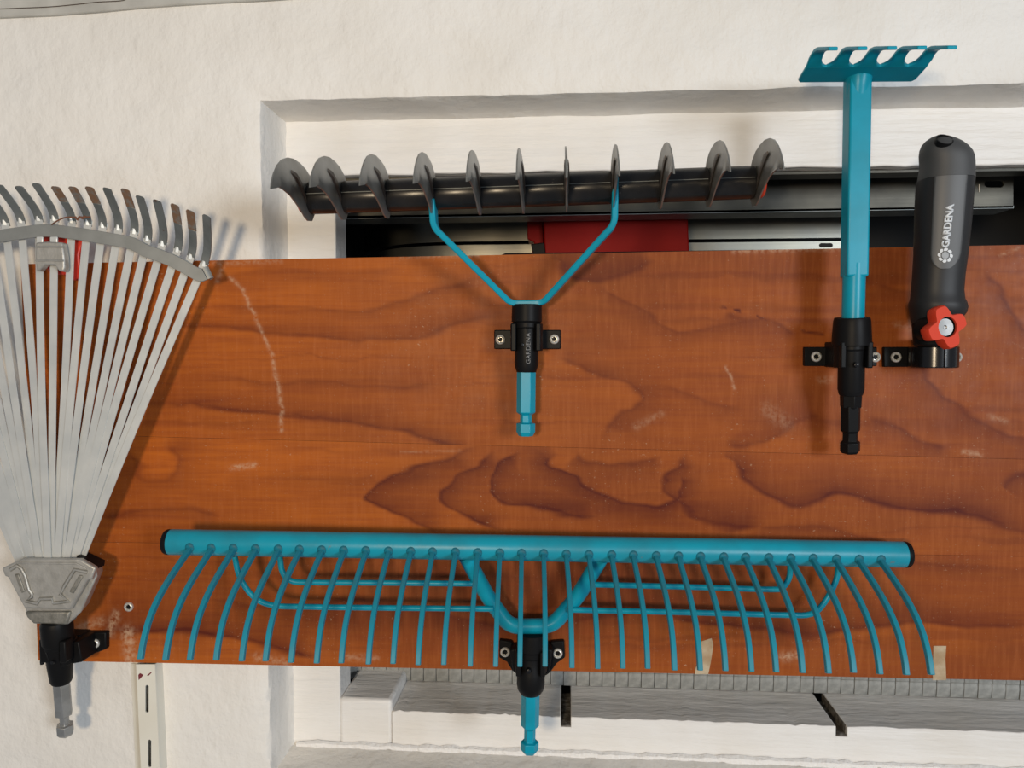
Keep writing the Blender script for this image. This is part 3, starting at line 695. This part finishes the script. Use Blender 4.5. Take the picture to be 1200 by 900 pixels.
# fork: flat bar, bent
fl, fr_ = pts_[3] + axr * .0004, pts_[7] + axr * .0016
low_z = at(600, 356, dC2).z
kl = at(512.5, 267, .058); kr = at(721.5, 263, .058); bl_ = at(599, 356, dC2); br_ = at(636, 355.5, dC2)
fl = fl + fwd * .007; fr_ = fr_ + fwd * .007
fp = fillet([fl - up * .004, V((fl.x + .0002, kl.y, kl.z)), bl_, br_, V((fr_.x, kr.y, kr.z)), fr_ + up * .006], .006, 6)
hw, ht = .0066, .0023
MB().sweep(fp, [(-hw, -ht), (hw, -ht), (hw, ht), (-hw, ht)], side=(0, -1, 0)).build('fork', 'teal', roll, bevel=.0009, seg=2)
P2, ax2 = coupling(roll, at(617.5, 358, dC2), at(616, 511, dC2), (358, 511),
   [('collar', [(357, 17.5), (377, 18), (378, 16), (384, 16), (385, 15)], 36), ('sleeve', [(383, 14), (412, 14), (428, 13.9), (436, 11.5)], 32)],
   'teal', hexrot=R(30), hexprof=[(434, 11.3), (483, 11.3), (486, 7), (495, 7), (496, 11.3), (506, 11.3), (511, 8.5)])
MB().lathe(at(612, 404, dC2 + .009), (0, -1, 0), [(0, .0016), (.0012, .0013), (.0016, 0)], 14).build('stud', 'black_gloss', roll)
def text_part(parent, body, loc, xdir, zdir_normal, size, material, name, extrude=.0002, offset=0.0, bend=None):
    cu = bpy.data.curves.new(name, 'FONT'); cu.body = body; cu.size = 1.0; cu.extrude = 0.0; cu.offset = offset; cu.align_x = 'CENTER'; cu.align_y = 'CENTER'; cu.resolution_u = 3
    to = bpy.data.objects.new(name, cu); col.objects.link(to); bpy.context.view_layer.update()
    me = bpy.data.meshes.new_from_object(to.evaluated_get(bpy.context.evaluated_depsgraph_get())); bpy.data.objects.remove(to)
    bm = bmesh.new(); bm.from_mesh(me); bmesh.ops.remove_doubles(bm, verts=bm.verts, dist=1e-5)
    bmesh.ops.solidify(bm, geom=bm.faces[:], thickness=-extrude / size); bm.to_mesh(me); bm.free()
    x = V(xdir).normalized(); nrm = V(zdir_normal).normalized(); y = nrm.cross(x)
    q = parent
    while q.parent is not None: q = q.parent
    for v in me.vertices:
        a, b, c = v.co * size; p = V(loc) + x * a + y * b + nrm * c
        if bend: p = bend(p, a, b, c)
        v.co = p - q.location
    o = bpy.data.objects.new(name, me); me.materials.append(M[material]); col.objects.link(o); o.parent = parent
    return o
r2 = 14.05 * pxm(dC2)
def bend2(p, a, b, c):
    cen = P2(408); th = R(-78) - b / r2
    return V((cen.x + (r2 + c) * math.cos(th), cen.y + (r2 + c) * math.sin(th), p.z))
text_part(roll, 'GARDENA', P2(408), (0, 0, 1), (0, -1, 0), .0052, 'emboss', 'lettering', .0002, .012, bend2)
clip = thing('tool_clip', at(617, 398, 0), 'black plastic wall clip holding the scarifier, one screw either side', 'clip', 'black tool clips')
mb = MB(); pxprism(mb, [(579, 386.5), (657, 386.5), (657, 409), (579, 409)], .005, 0); mb.build('base_plate', 'black', clip, bevel=.0008)
def std_jaw(clip, P, y0, y1, ym, ri, ro, op=50):
    c = P(ym); z0, z1 = P(y1).z, P(y0).z
    jaw(clip, V((c.x, c.y, 0)), z0, z1, ri, ro, op)
    for s_ in (-1, 1):
        x = c.x + s_ * (ri + ro) / 2 * math.sin(R(op)); y = c.y - (ri + ro) / 2 * math.cos(R(op))
        MB().box((min(x - s_ * .0012, x + s_ * .0028), y - .0042, z0), (max(x - s_ * .0012, x + s_ * .0028), y + .002, z1)).build('jaw_lip', 'black', clip, bevel=.0009)
    MB().box((c.x - ro * .8, c.y + ri, z0), (c.x + ro * .8, -.003, z1)).build('stem', 'black', clip, bevel=.001)
std_jaw(clip, P2, 379, 411, 395, 15.2 * pxm(dC2), 19 * pxm(dC2))
screw_with_socket(clip, 586.5, 398, .0052, .0040); screw_with_socket(clip, 649.5, 397.5, .0052, .0040)

# ================================================================== TOOL 3: small teal hand cultivator (five curled prongs)
dH = 0.036
hoe = thing('hand_cultivator', at(998, 372, dH), 'teal cultivator with five curled prongs on a square stem', 'cultivator')
s0, s1, s2 = at(1005, 84, dH), at(1001, 325, dH), at(999.5, 378, dH)
hwid = .0079
sq = [(-hwid, -hwid), (hwid, -hwid), (hwid, hwid), (-hwid, hwid)]
MB().sweep([s0, s1], sq, side=(1, 0, 0)).build('stem', 'teal', hoe, bevel=.0016, seg=3)
n8 = [(hwid * 1.02 * math.cos(a), hwid * 1.02 * math.sin(a)) for a in [2 * math.pi * k / 28 for k in range(28)]]
MB().sweep([s1 + (s1 - s0).normalized() * -.010, s2], n8, side=(1, 0, 0)).build('round_stem', 'teal', hoe)
# head plate: flat blade reaching out to the room, cut into five prongs
PT = [(0, 0.0), (12, 1.8), (22, 3.4), (30, 6.4), (35, 7.8), (39, 7.9), (44, 6.7), (66, -1.6)]   # (out mm, up mm)
pL, pR = at(934, 97, dH - .002), at(1071, 96, dH - .002)
xd = (pR - pL).normalized(); hl = (pR - pL).length
cen = (pL + pR) / 2
def hp(x, u, v_): return pL + xd * x + V((0, -u * MM, v_ * MM))
th = .0022
pitch_ = (hl - .0085) / 4
def prof_at(u):
    for (a, b) in zip(PT, PT[1:]):
        if a[0] <= u <= b[0]:
            t = (u - a[0]) / (b[0] - a[0]); return a[1] + (b[1] - a[1]) * t
    return PT[-1][1]
mb = MB()
us = [0, 3, 12, 22]
mb.rings([[hp(0 + (.002 if u == 0 else 0), u, prof_at(u)), hp(hl - (.002 if u == 0 else 0), u, prof_at(u)), hp(hl - (.002 if u == 0 else 0), u, prof_at(u) + 2.2), hp(0 + (.002 if u == 0 else 0), u, prof_at(u) + 2.2)] for u in us])
head = mb.build('head_plate', 'teal', hoe, bevel=.0006, seg=2)
for i in range(5):
    xc = .0042 + pitch_ * i; rings = []
    for u, wl, wr in ((21.5, pitch_ / 2 if i else .0042, pitch_ / 2 if i < 4 else .0042), (22.5, .0080 if i else .0042, .0080 if i < 4 else .0042), (24.5, .0058 if i else .0042, .0060 if i < 4 else .0042), (28, .0045, .0047), (33, .0041, .0042), (38, .0039, .0039), (43, .0038, .0038),
                      (48, .0037, .0037), (55, .0036, .0036), (60, .0034, .0034), (66, .0031, .0031)):
        wl = min(wl, pitch_ / 2); wr = min(wr, pitch_ / 2)
        z = prof_at(u); rings.append([hp(xc - wl, u, z), hp(xc + wr, u, z), hp(xc + wr, u, z + 2.6), hp(xc - wl, u, z + 2.6)])
    MB().rings(rings).build('prong', 'teal', hoe, bevel=.0007, seg=2)
# weld between stem and plate
mb = MB().lathe(s0 + V((0, 0, -.018)), (0, -.12, 1), [(0, hwid * 1.0), (.006, hwid * 1.12), (.013, hwid * 1.25), (.019, hwid * 1.15), (.0215, hwid * .7), (.022, 0)], 20); mb.build('weld', 'teal', hoe, smooth=60)
P3, ax3 = coupling(hoe, at(998.5, 372, dH), at(996, 531, dH - .010), (372, 531),
   [('collar', [(372, 18.5), (376, 19.5), (390, 20.5), (403, 21), (404, 16)], 36), ('sleeve', [(402, 15), (408, 15.5), (409, 14.2), (455, 14.2), (462, 12.5)], 32), ('step_sleeve', [(460, 12), (476, 11.5), (477, 10)], 6)],
   'black', hexrot=R(30), hexprof=[(474, 11), (504, 11), (506, 8.6), (516, 8.6), (518, 11.3), (528, 11.3), (531, 9)])
MB().lathe(at(1004, 427.5, dH + .0095), (0, -1, 0), [(-.002, .0021), (.0004, .0018), (.0009, 0)], 14).build('stud', 'black_gloss', hoe)
clip = thing('tool_clip', at(988, 417, 0), 'black plastic wall clip holding the five-pronged cultivator', 'clip', 'black tool clips')
mb = MB(); pxprism(mb, [(943, 406.5), (1028, 406.5), (1028, 429), (943, 429)], .006, 0); mb.build('base_plate', 'black', clip, bevel=.0008)
std_jaw(clip, P3, 400, 430, 415, 15.5 * pxm(dH), 19.5 * pxm(dH))
screw_with_socket(clip, 956.5, 418, .0062, .0041); screw_with_socket(clip, 1025.5, 418.5, .0062, .0041)

# ================================================================== TOOL 4: rubber grip with red star knob
dG = 0.038
grip = thing('grip_tool', at(1090, 405, dG), 'dark grey rubber grip with orange-red star knob and white lettering', 'handle')
# silhouette left/right in px from the photograph's proportions, turned into real round sections
sil = [(405, 1074, 1110), (395, 1072.5, 1111), (384, 1072, 1112), (379, 1071.5, 1117), (371, 1071, 1124), (366, 1070.5, 1127.5), (360, 1069.5, 1128.5), (355, 1069.5, 1127.5), (351, 1071, 1125.5), (340, 1072, 1124.5), (322, 1073.5, 1126),
       (300, 1075, 1129), (270, 1076, 1132), (240, 1077, 1134.5), (215, 1078.5, 1136.3), (211.5, 1079, 1136.8)]
cap_s = [(211, 1080, 1136.8), (200, 1081.5, 1137), (192, 1082.5, 1137), (186, 1082, 1136.3), (180, 1081.6, 1134), (174, 1082, 1129.8), (169, 1083.5, 1124.5), (164.5, 1087, 1118), (161, 1092, 1111.5), (159, 1097.5, 1106)]
def section(y, xl, xr, n=40, flat=0.0, dd=0.0):
    d = dG + (405 - y) / 245 * .010; c = at((xl + xr) / 2, y, d); r = (xr - xl) / 2 * pxm(d + .004)
    pts = []
    for k in range(n):
        a = 2 * math.pi * k / n; ca, sa = math.cos(a), math.sin(a)
        e = 2.35; den = (abs(ca) ** e + abs(sa) ** e) ** (1 / e)
        pts.append(c + V((r * ca / den * .985, -r * .96 * sa / den, 0)))
    return pts
mb = MB().rings([section(*s) for s in sil][3:]); body = mb.build('grip_body', 'rubber_dark', grip, smooth=30)
mb = MB().rings([section(*s) for s in sil[:4]]); mb.build('pivot_neck', 'black', grip, smooth=30, bevel=.001)
def section_cap(y, xl, xr):
    return section(y, xl, xr)
mb = MB().rings([section(*s) for s in cap_s]); capo = mb.build('grip_cap', 'rubber', grip, smooth=60)
# hanging hole at the top and side
MB().lathe(at(1107, 163.5, dG + .022), V((.05, -.75, .66)), [(-.004, .0058), (.0003, .0060), (.0003, .0052), (-.0035, .0050), (-.0035, 0)], 24).build('hang_hole', 'black', capo)
mb = MB(); c = at(1083.5, 189, dG + .008); mb.lathe(c + V((.003, 0, 0)), (-1, 0, 0), [(0, .006), (.0032, .0045), (.0034, 0)], 20); mb.build('hang_hole', 'black', capo)
# soft panel carrying the lettering: a slightly raised inlay that follows the body
def panel_pt(y, f, lift):
    """f -1..1 across the panel"""
    s = next((a, b) for a, b in zip(sil, sil[1:]) if a[0] >= y >= b[0]) if y > 211.5 else (sil[-2], sil[-1])
    t = (s[0][0] - y) / (s[0][0] - s[1][0]); xl = s[0][1] + (s[1][1] - s[0][1]) * t; xr = s[0][2] + (s[1][2] - s[0][2]) * t
    d = dG + (405 - y) / 245 * .010; c = at((xl + xr) / 2, y, d); r = (xr - xl) / 2 * pxm(d + .004)
    a = R(90 - f); ca, sa = math.cos(a), math.sin(a); e = 2.35; den = (abs(ca) ** e + abs(sa) ** e) ** (1 / e)
    return c + V(((r + lift) * ca / den * .985, -(r + lift) * .96 * sa / den, 0))
rows = []
for y in [318, 317, 315.5, 313, 310, 306, 300] + list(range(292, 211, -8)) + [212]:
    hwd = 32 * (1 - max(0, (y - 298) / 20.2) ** 2.2) ** .5 if y > 298 else 32
    rows.append([panel_pt(y, -12 + hwd * k / 8, .0004) for k in range(-8, 9)])
mb = MB(); n = 17
for r_0 in rows: mb.v += r_0
for i in range(len(rows) - 1):
    for k in range(n - 1): mb.f.append((i * n + k, i * n + k + 1, (i + 1) * n + k + 1, (i + 1) * n + k))
pan = mb.build('grip_inlay', 'rubber_panel', grip, smooth=60)
sm = pan.modifiers.new('thick', 'SOLIDIFY'); sm.thickness = .0008; sm.offset = 0
def grip_bend(cx, cy, nx_, ny_):
    pass
def on_grip(y, xpx, lift):
    d = dG + .02; s = panel_pt(y, 0, 0); e = panel_pt(y, 25, 0)
    # angle whose image is at xpx
    lo, hi = -60.0, 60.0
    for _ in range(30):
        m = (lo + hi) / 2; p = panel_pt(y, m, 0); r = np.linalg.inv(CAMR) @ (np.array(p) - np.array([0, -DIST, 0])); x = 600 + FPX * r[0] / -r[2]
        if x < xpx: lo = m
        else: hi = m
    return panel_pt(y, lo, lift)
me_px = lambda p: None
def grip_text():
    cu = bpy.data.curves.new('lettering', 'FONT'); cu.body = 'GARDENA'; cu.size = 1; cu.align_x = 'CENTER'; cu.align_y = 'CENTER'; cu.offset = .045; cu.resolution_u = 3
    to = bpy.data.objects.new('lettering', cu); col.objects.link(to); bpy.context.view_layer.update()
    me = bpy.data.meshes.new_from_object(to.evaluated_get(bpy.context.evaluated_depsgraph_get())); bpy.data.objects.remove(to)
    xs_ = [v.co.x for v in me.vertices]; ys_ = [v.co.y for v in me.vertices]; wx_, wy_ = max(xs_) - min(xs_), max(ys_) - min(ys_)
    mx, my = (max(xs_) + min(xs_)) / 2, (max(ys_) + min(ys_)) / 2
    bm = bmesh.new(); bm.from_mesh(me); bmesh.ops.remove_doubles(bm, verts=bm.verts, dist=1e-5); bm.to_mesh(me); bm.free()
    for v in me.vertices:
        a = (v.co.x - mx) / wx_; b = (v.co.y - my) / wy_            # reading runs upwards
        y = 269 - a * 49; x = 1110 + a * 6.0 - b * 9.2
        v.co = on_grip(y, x, .0011) - grip.location
    o = bpy.data.objects.new('lettering', me); me.materials.append(M['print']); col.objects.link(o); o.parent = pan
    s_ = o.modifiers.new('thick', 'SOLIDIFY'); s_.thickness = .0004; s_.offset = 0
grip_text()
mb = MB(); cx_, cy_ = 1107.3, 302.5
def logo_ring(pts): return [on_grip(cy_ + y, cx_ + x, .0010) for x, y in pts]
disc = [(3.9 * math.cos(2 * math.pi * k / 20), 3.9 * math.sin(2 * math.pi * k / 20)) for k in range(20)]
mb.v += logo_ring(disc); mb.f.append(tuple(range(20)))
o = mb.build('emblem_disc', 'print_grey', pan, smooth=0); s_ = o.modifiers.new('thick', 'SOLIDIFY'); s_.thickness = .0004; s_.offset = 0
for k in range(8):
    a0 = 2 * math.pi * k / 8; P_ = []
    for rr, aa in ((5.1, -17), (5.1, 0), (5.1, 17), (6.4, 24), (7.7, 25), (8.5, 14), (8.5, 2), (7.6, -8), (6.4, -15)):
        P_.append((rr * math.cos(a0 + R(aa)), rr * math.sin(a0 + R(aa))))
    mb = MB(); mb.v += logo_ring(P_); mb.f.append(tuple(range(len(P_)))); o = mb.build('emblem_petal', 'print', pan, smooth=0)
    s_ = o.modifiers.new('thick', 'SOLIDIFY'); s_.thickness = .0004; s_.offset = 0
# star knob
kc = at(1107.5, 383.5, dG + .030); kn = V((.22, -1, .04)).normalized(); ku = V((0, 0, 1)); ku = (ku - kn * ku.dot(kn)).normalized(); kx = ku.cross(kn); 
if kx.x < 0: kx = -kx
def star(rad, n=100):
    out = []
    for k in range(n):
        a = 2 * math.pi * k / n; c5 = (1 + math.cos(4 * (a - R(112)))) / 2
        r = rad * (.62 + .38 * min(1, c5 * 1.3) ** .9); out.append((r * math.cos(a), r * math.sin(a)))
    return out
def kring(pts, h): return [kc + kx * x + ku * y + kn * h for x, y in pts]
kr_ = 25.0 * pxm(dG + .03)
hole = [(kr_ * .46 * math.cos(2 * math.pi * k / 32), kr_ * .46 * math.sin(2 * math.pi * k / 32)) for k in range(32)]
mb = MB(); st_, si_ = star(kr_), star(kr_ * .94)
mb.rings([kring(star(kr_ * .90), -.007), kring(st_, -.004), kring(st_, .001), kring(si_, .0028)], cap=False)
n0 = len(mb.v); mb.v += kring(hole, .0028) + kring(hole, -.003)
tri = tessellate_polygon([[V((x, y, 0)) for x, y in si_], [V((x, y, 0)) for x, y in hole]]); base_i = 300
for t in tri: mb.f.append(tuple((base_i + i) if i < 100 else (n0 + i - 100) for i in t))
for k in range(32): mb.f.append((n0 + k, n0 + (k + 1) % 32, n0 + 32 + (k + 1) % 32, n0 + 32 + k))
mb.f.append(tuple(range(100)))
kb = mb.build('star_knob', 'orange_red', grip, smooth=35); kb['label'] = 'orange-red five-lobed tightening knob'
MB().lathe(kc, kn, [(-.003, kr_ * .46), (.0010, kr_ * .46), (.0010, kr_ * .43), (-.001, kr_ * .42), (-.001, 0)], 28).build('cup', 'black', kb)
MB().lathe(kc, kn, [(-.0012, kr_ * .40), (.0004, kr_ * .39), (.0002, kr_ * .10), (-.0004, kr_ * .06), (-.0004, 0)], 28).build('bolt_head', 'dull_steel', kb)
MB().lathe(kc - kn * .012, kn, [(-.010, kr_ * .55), (.006, kr_ * .55)], 28).build('knob_boss', 'black', grip)
# lower plug inside the ring holder
pc = at(1094, 418, .022)
MB().lathe(V((pc.x, pc.y, at(1083, 428, .024).z)), (0, 0, 1), [(0.001, .0125), (at(1083, 396, .024).z - at(1083, 428, .024).z, .0125)], 32).build('spigot', 'black', grip, bevel=.001)
clip = thing('ring_holder', at(1083, 418, 0), 'black plastic ring bracket on the board supporting the rubber grip', 'clip', 'black tool clips')
mb = MB(); pxprism(mb, [(1036, 406.5), (1124, 406.5), (1124, 430), (1036, 430)], .005, 0); mb.build('base_plate', 'black', clip, bevel=.0008)
jaw(clip, V((pc.x, pc.y, 0)), at(1083, 431, .03).z, at(1083, 406, .03).z, .0132, .0172, 0.01, name='ring', n=40, mat_='black_gloss')
zw0, zw1 = at(1083, 430, .02).z, at(1083, 407, .02).z
xl_ = at(1060, 418, 0).x
wb = [(xl_, -.001), (xl_, -.0055), (pc.x - .016, pc.y - .004), (pc.x - .008, pc.y - .0150), (pc.x - .008, pc.y - .0135), (pc.x - .0125, pc.y), (pc.x - .008, -.001)]
MB().rings([[(x, y, zw0) for x, y in wb], [(x, y, zw1) for x, y in wb]]).build('web', 'black', clip, bevel=.0008)
MB().box((pc.x - .010, pc.y + .0135, zw0), (pc.x + .012, -.002, zw1)).build('web', 'black', clip, bevel=.002)
screw_with_socket(clip, 1050, 418.5, .0052, .0041); screw_with_socket(clip, 1121, 418.5, .0052, .0041)

# ================================================================== TOOL 5: wide teal rake
A5, B5 = at(193, 635, .054), at(1066, 650, .022)
big = thing('hay_rake', (A5 + B5) / 2, 'wide teal steel rake with thirty-two curved tines along a tubular head', 'rake')
X5 = (B5 - A5).normalized(); Y5 = V((-X5.y, X5.x, 0)).normalized(); Z5 = X5.cross(Y5)
M5 = Matrix((X5, Y5, Z5)).transposed().to_4x4(); M5.translation = (A5 + B5) / 2
big.matrix_world = M5; big['_local'] = 1
M5i = M5.inverted()
def loc5(px, py, f):
    """point seen at px,py on the head's own plane, f metres in front of the tube axis (in the rake's frame)"""
    r = V(CAMR @ np.array([(px - 600) / FPX, (450 - py) / FPX, -1.0])); o = V((0, -DIST, 0))
    o2 = M5i @ o; r2_ = M5i.to_3x3() @ r; t = (-f - o2.y) / r2_.y; return o2 + r2_ * t
hL = (B5 - A5).length / 2
rb = 15.2 * pxm(.038)
MB().lathe((-hL + .004, 0, 0), (1, 0, 0), [(0, rb * .97), (.0012, rb), (2 * hL - .0092, rb), (2 * hL - .008, rb * .97)], 40).build('head_tube', 'teal_worn', big)
for s_ in (-1, 1):
    MB().lathe((s_ * (hL - .0045), 0, 0), (s_, 0, 0), [(0, rb * 1.0), (.0022, rb * 1.0), (.004, rb * .9), (.0045, 0)], 32).build('end_plug', 'black', big, smooth=50)
x_a, x_b = loc5(222, 645, rb).x, loc5(1033, 660, rb).x
TP = [(-.001, .0), (.012, -.0045), (.028, -.0105), (.043, -.0170), (.056, -.0245), (.067, -.034), (.0745, -.0455), (.0785, -.0555)]
z_r = loc5(222, 643, rb).z
tp = smooth_path([(0, -(rb * .8 + u), z_r + v_) for u, v_ in TP], 3)
tw, tdp = .0017, .0022
sec5 = [(-tw, -tdp), (tw, -tdp), (tw, tdp), (-tw, tdp)]
t0 = None; c0 = None
for i in range(32):
    x = x_a + (x_b - x_a) * i / 31
    if t0 is None:
        t0 = MB().sweep(tp, sec5, side=(1, 0, 0)).build('tine', 'teal_dusty', big, bevel=.0005, seg=2)
        c0 = MB().lathe(V((0, -math.sqrt(rb * rb - z_r * z_r) + .0012, z_r + .0008)), (0, -1, z_r / rb), [(0, .0040), (.0012, .0037), (.0020, .0028), (.0023, .0013), (.0023, 0)], 14).build('weld_bead', 'teal_weld', t0, smooth=60)
        t0.location.x = x
    else:
        o = t0.copy(); col.objects.link(o); o.location.x = x + random.uniform(-.0004, .0004); o.rotation_euler = (random.uniform(-.008, .008), 0, random.uniform(-.006, .006))
        c = c0.copy(); col.objects.link(c); c.parent = o
# tube fork
f5 = -.010
fk = fillet([loc5(546, 652, -.001), loc5(572, 700, f5), loc5(597, 734, f5 - .002), loc5(647, 733.5, f5 - .002), loc5(677, 699, f5), loc5(704, 654, -.001)], .0085, 6)
MB().tube(fk, 9.2 * pxm(.03), 20).build('fork', 'teal', big, smooth=60)
for pth in ([(275, 652), (281, 676), (296, 698), (318, 709), (360, 711), (470, 712.5), (578, 713.5)], [(328, 652), (331, 670), (342, 681), (370, 682.5), (460, 683), (560, 684)],
            [(983, 664), (979, 682), (966, 706), (950, 719.5), (915, 720.5), (800, 717.5), (665, 714.5)], [(926, 660), (925, 676), (917, 688), (900, 690.5), (800, 687.5), (694, 685)]):
    MB().tube(smooth_path([loc5(x, y, -.004) for x, y in pth], 4), .0023, 10).build('brace_wire', 'teal', big, smooth=60)
W5 = lambda p: M5 @ p
root5 = big
coup = []
def coupling5(p_top, p_tip, ypx, segs, hexprof):
    a, b = M5i @ V(p_top), M5i @ V(p_tip); ax = (b - a).normalized(); k = (b - a).length / (ypx[1] - ypx[0]); P = lambda y: a + ax * ((y - ypx[0]) * k)
    for name, prof in segs: MB().lathe(P(prof[0][0]), ax, [((y - prof[0][0]) * k, r * pxm(.024)) for y, r in prof], 36).build(name, 'black', big, bevel=.0005)
    MB().lathe(P(hexprof[0][0]), ax, [((y - hexprof[0][0]) * k, r * pxm(.024)) for y, r in hexprof], 6, rot=R(30), ref=(0, -1, 0)).build('hex_shank', 'teal', big, bevel=.0004, seg=2, smooth=25)
    return lambda y: M5 @ P(y)
P5 = coupling5(at(623, 742, .025), at(620.5, 882, .022), (742, 882), [('collar', [(741, 17), (745, 17.5), (760, 17.5), (761, 15.5), (768, 15.5), (769, 14)]), ('sleeve', [(766, 14), (780, 14.5), (785, 16.5), (801, 16.8), (807, 15.5), (812, 12)])],
               [(812, 11), (850, 11), (854, 7), (868, 7), (869, 11), (878, 11), (882, 8)])
q5 = M5i @ at(619.5, 787, .0375)
MB().lathe(q5, (0, -1, 0), [(-.003, .0022), (.0004, .0018), (.0009, 0)], 14).build('stud', 'black_gloss', big)
clip = thing('tool_clip', at(623, 770, 0), 'black winged wall clip holding the wide teal rake at the lower edge', 'clip', 'black tool clips')
wing = [(585, 750), (600, 752), (604, 762), (642, 762), (646, 752), (661, 751), (662, 771), (652, 778), (645, 788), (640, 792), (606, 791), (600, 786), (594, 776), (585, 771)]
mb = MB(); pxprism(mb, wing, .0055, 0); mb.build('base_plate', 'black', clip, bevel=.0010)
for wl in ([(597, 762), (604, 760), (606, 791), (601, 786)], [(641, 760), (648, 762), (644, 787), (639, 792)]):
    mb = MB(); pxprism(mb, wl, .018, .004); mb.build('web', 'black', clip, bevel=.0012)
std_jaw(clip, P5, 758, 786, 772, 15.2 * pxm(.024), 18.8 * pxm(.024))
screw_with_socket(clip, 592, 764, .0057, .0041); screw_with_socket(clip, 653.5, 765.5, .0057, .0041)

# ================================================================== SMALL THINGS ON WALL AND BOARD
# slotted shelf upright on the wall
up_ = thing('shelf_upright', at(172, 840, dW), 'cream slotted metal shelf upright on the wall under the board', 'rail')
dU = dW + .013
def shear(y): return (y - 780) * .046
face = [(159.5, 778.5), (181.5, 778.5), (181.5 + shear(1100), 1100), (159.5 + shear(1100), 1100)]
holes = [[(x + shear(cy), y) for x, y in [(cx + hx, cy + hy) for hx, hy in [(-2, -15), (0, -16.5), (2, -15), (2, 15), (0, 16.5), (-2, 15)]]] for cx, cy in ((170.5, 819), (170.5, 883), (170.5, 947), (170.5, 1011))]
mb = MB(); pxprism(mb, face, dU, dU - .0012, holes); mb.build('front_face', 'rail_white', up_)
k = lambda x: [(x - .6, 778.5), (x + .6, 778.5), (x + .6 + shear(1100), 1100), (x - .6 + shear(1100), 1100)]
for x in (160.2, 181): mb = MB(); pxprism(mb, k(x), dU - .0005, dW - .001); mb.build('side_flange', 'rail_white', up_)
mb = MB(); pxprism(mb, [(153.5, 778), (162, 778), (162 + shear(1100), 1100), (153.5 + shear(1100), 1100)], dW + .0012, dW - .001); mb.build('wall_flange', 'rail_white', up_)
mb = MB(); pxprism(mb, [(164, 789), (168, 791), (165, 794.5), (162.5, 797), (162, 791)], dU + .0003, dU); mb.build('paint_mark', 'maroon', up_)
mb = MB(); pxprism(mb, [(172, 791.5), (177, 787.5), (177.5, 788.5), (174, 792)], dU + .0003, dU); mb.build('paint_mark', 'maroon', up_)
# scraps of clear tape
def tape(px, label):
    mb = MB(); pxprism(mb, px, .0006, .0001); return tag(mb.build('tape_scrap', 'tape'), label, 'tape')
tape([(821, 752), (834, 748), (836, 756), (833, 776), (830, 790), (814, 790), (818, 772)], 'torn scrap of yellowed clear tape behind the rake tines')
tape([(1094, 757), (1109, 757), (1108, 772), (1109, 797), (1093, 797)], 'square scrap of clear tape by the end of the rake tines')
for o in list(bpy.data.objects):
    if '_local' in o: del o['_local']
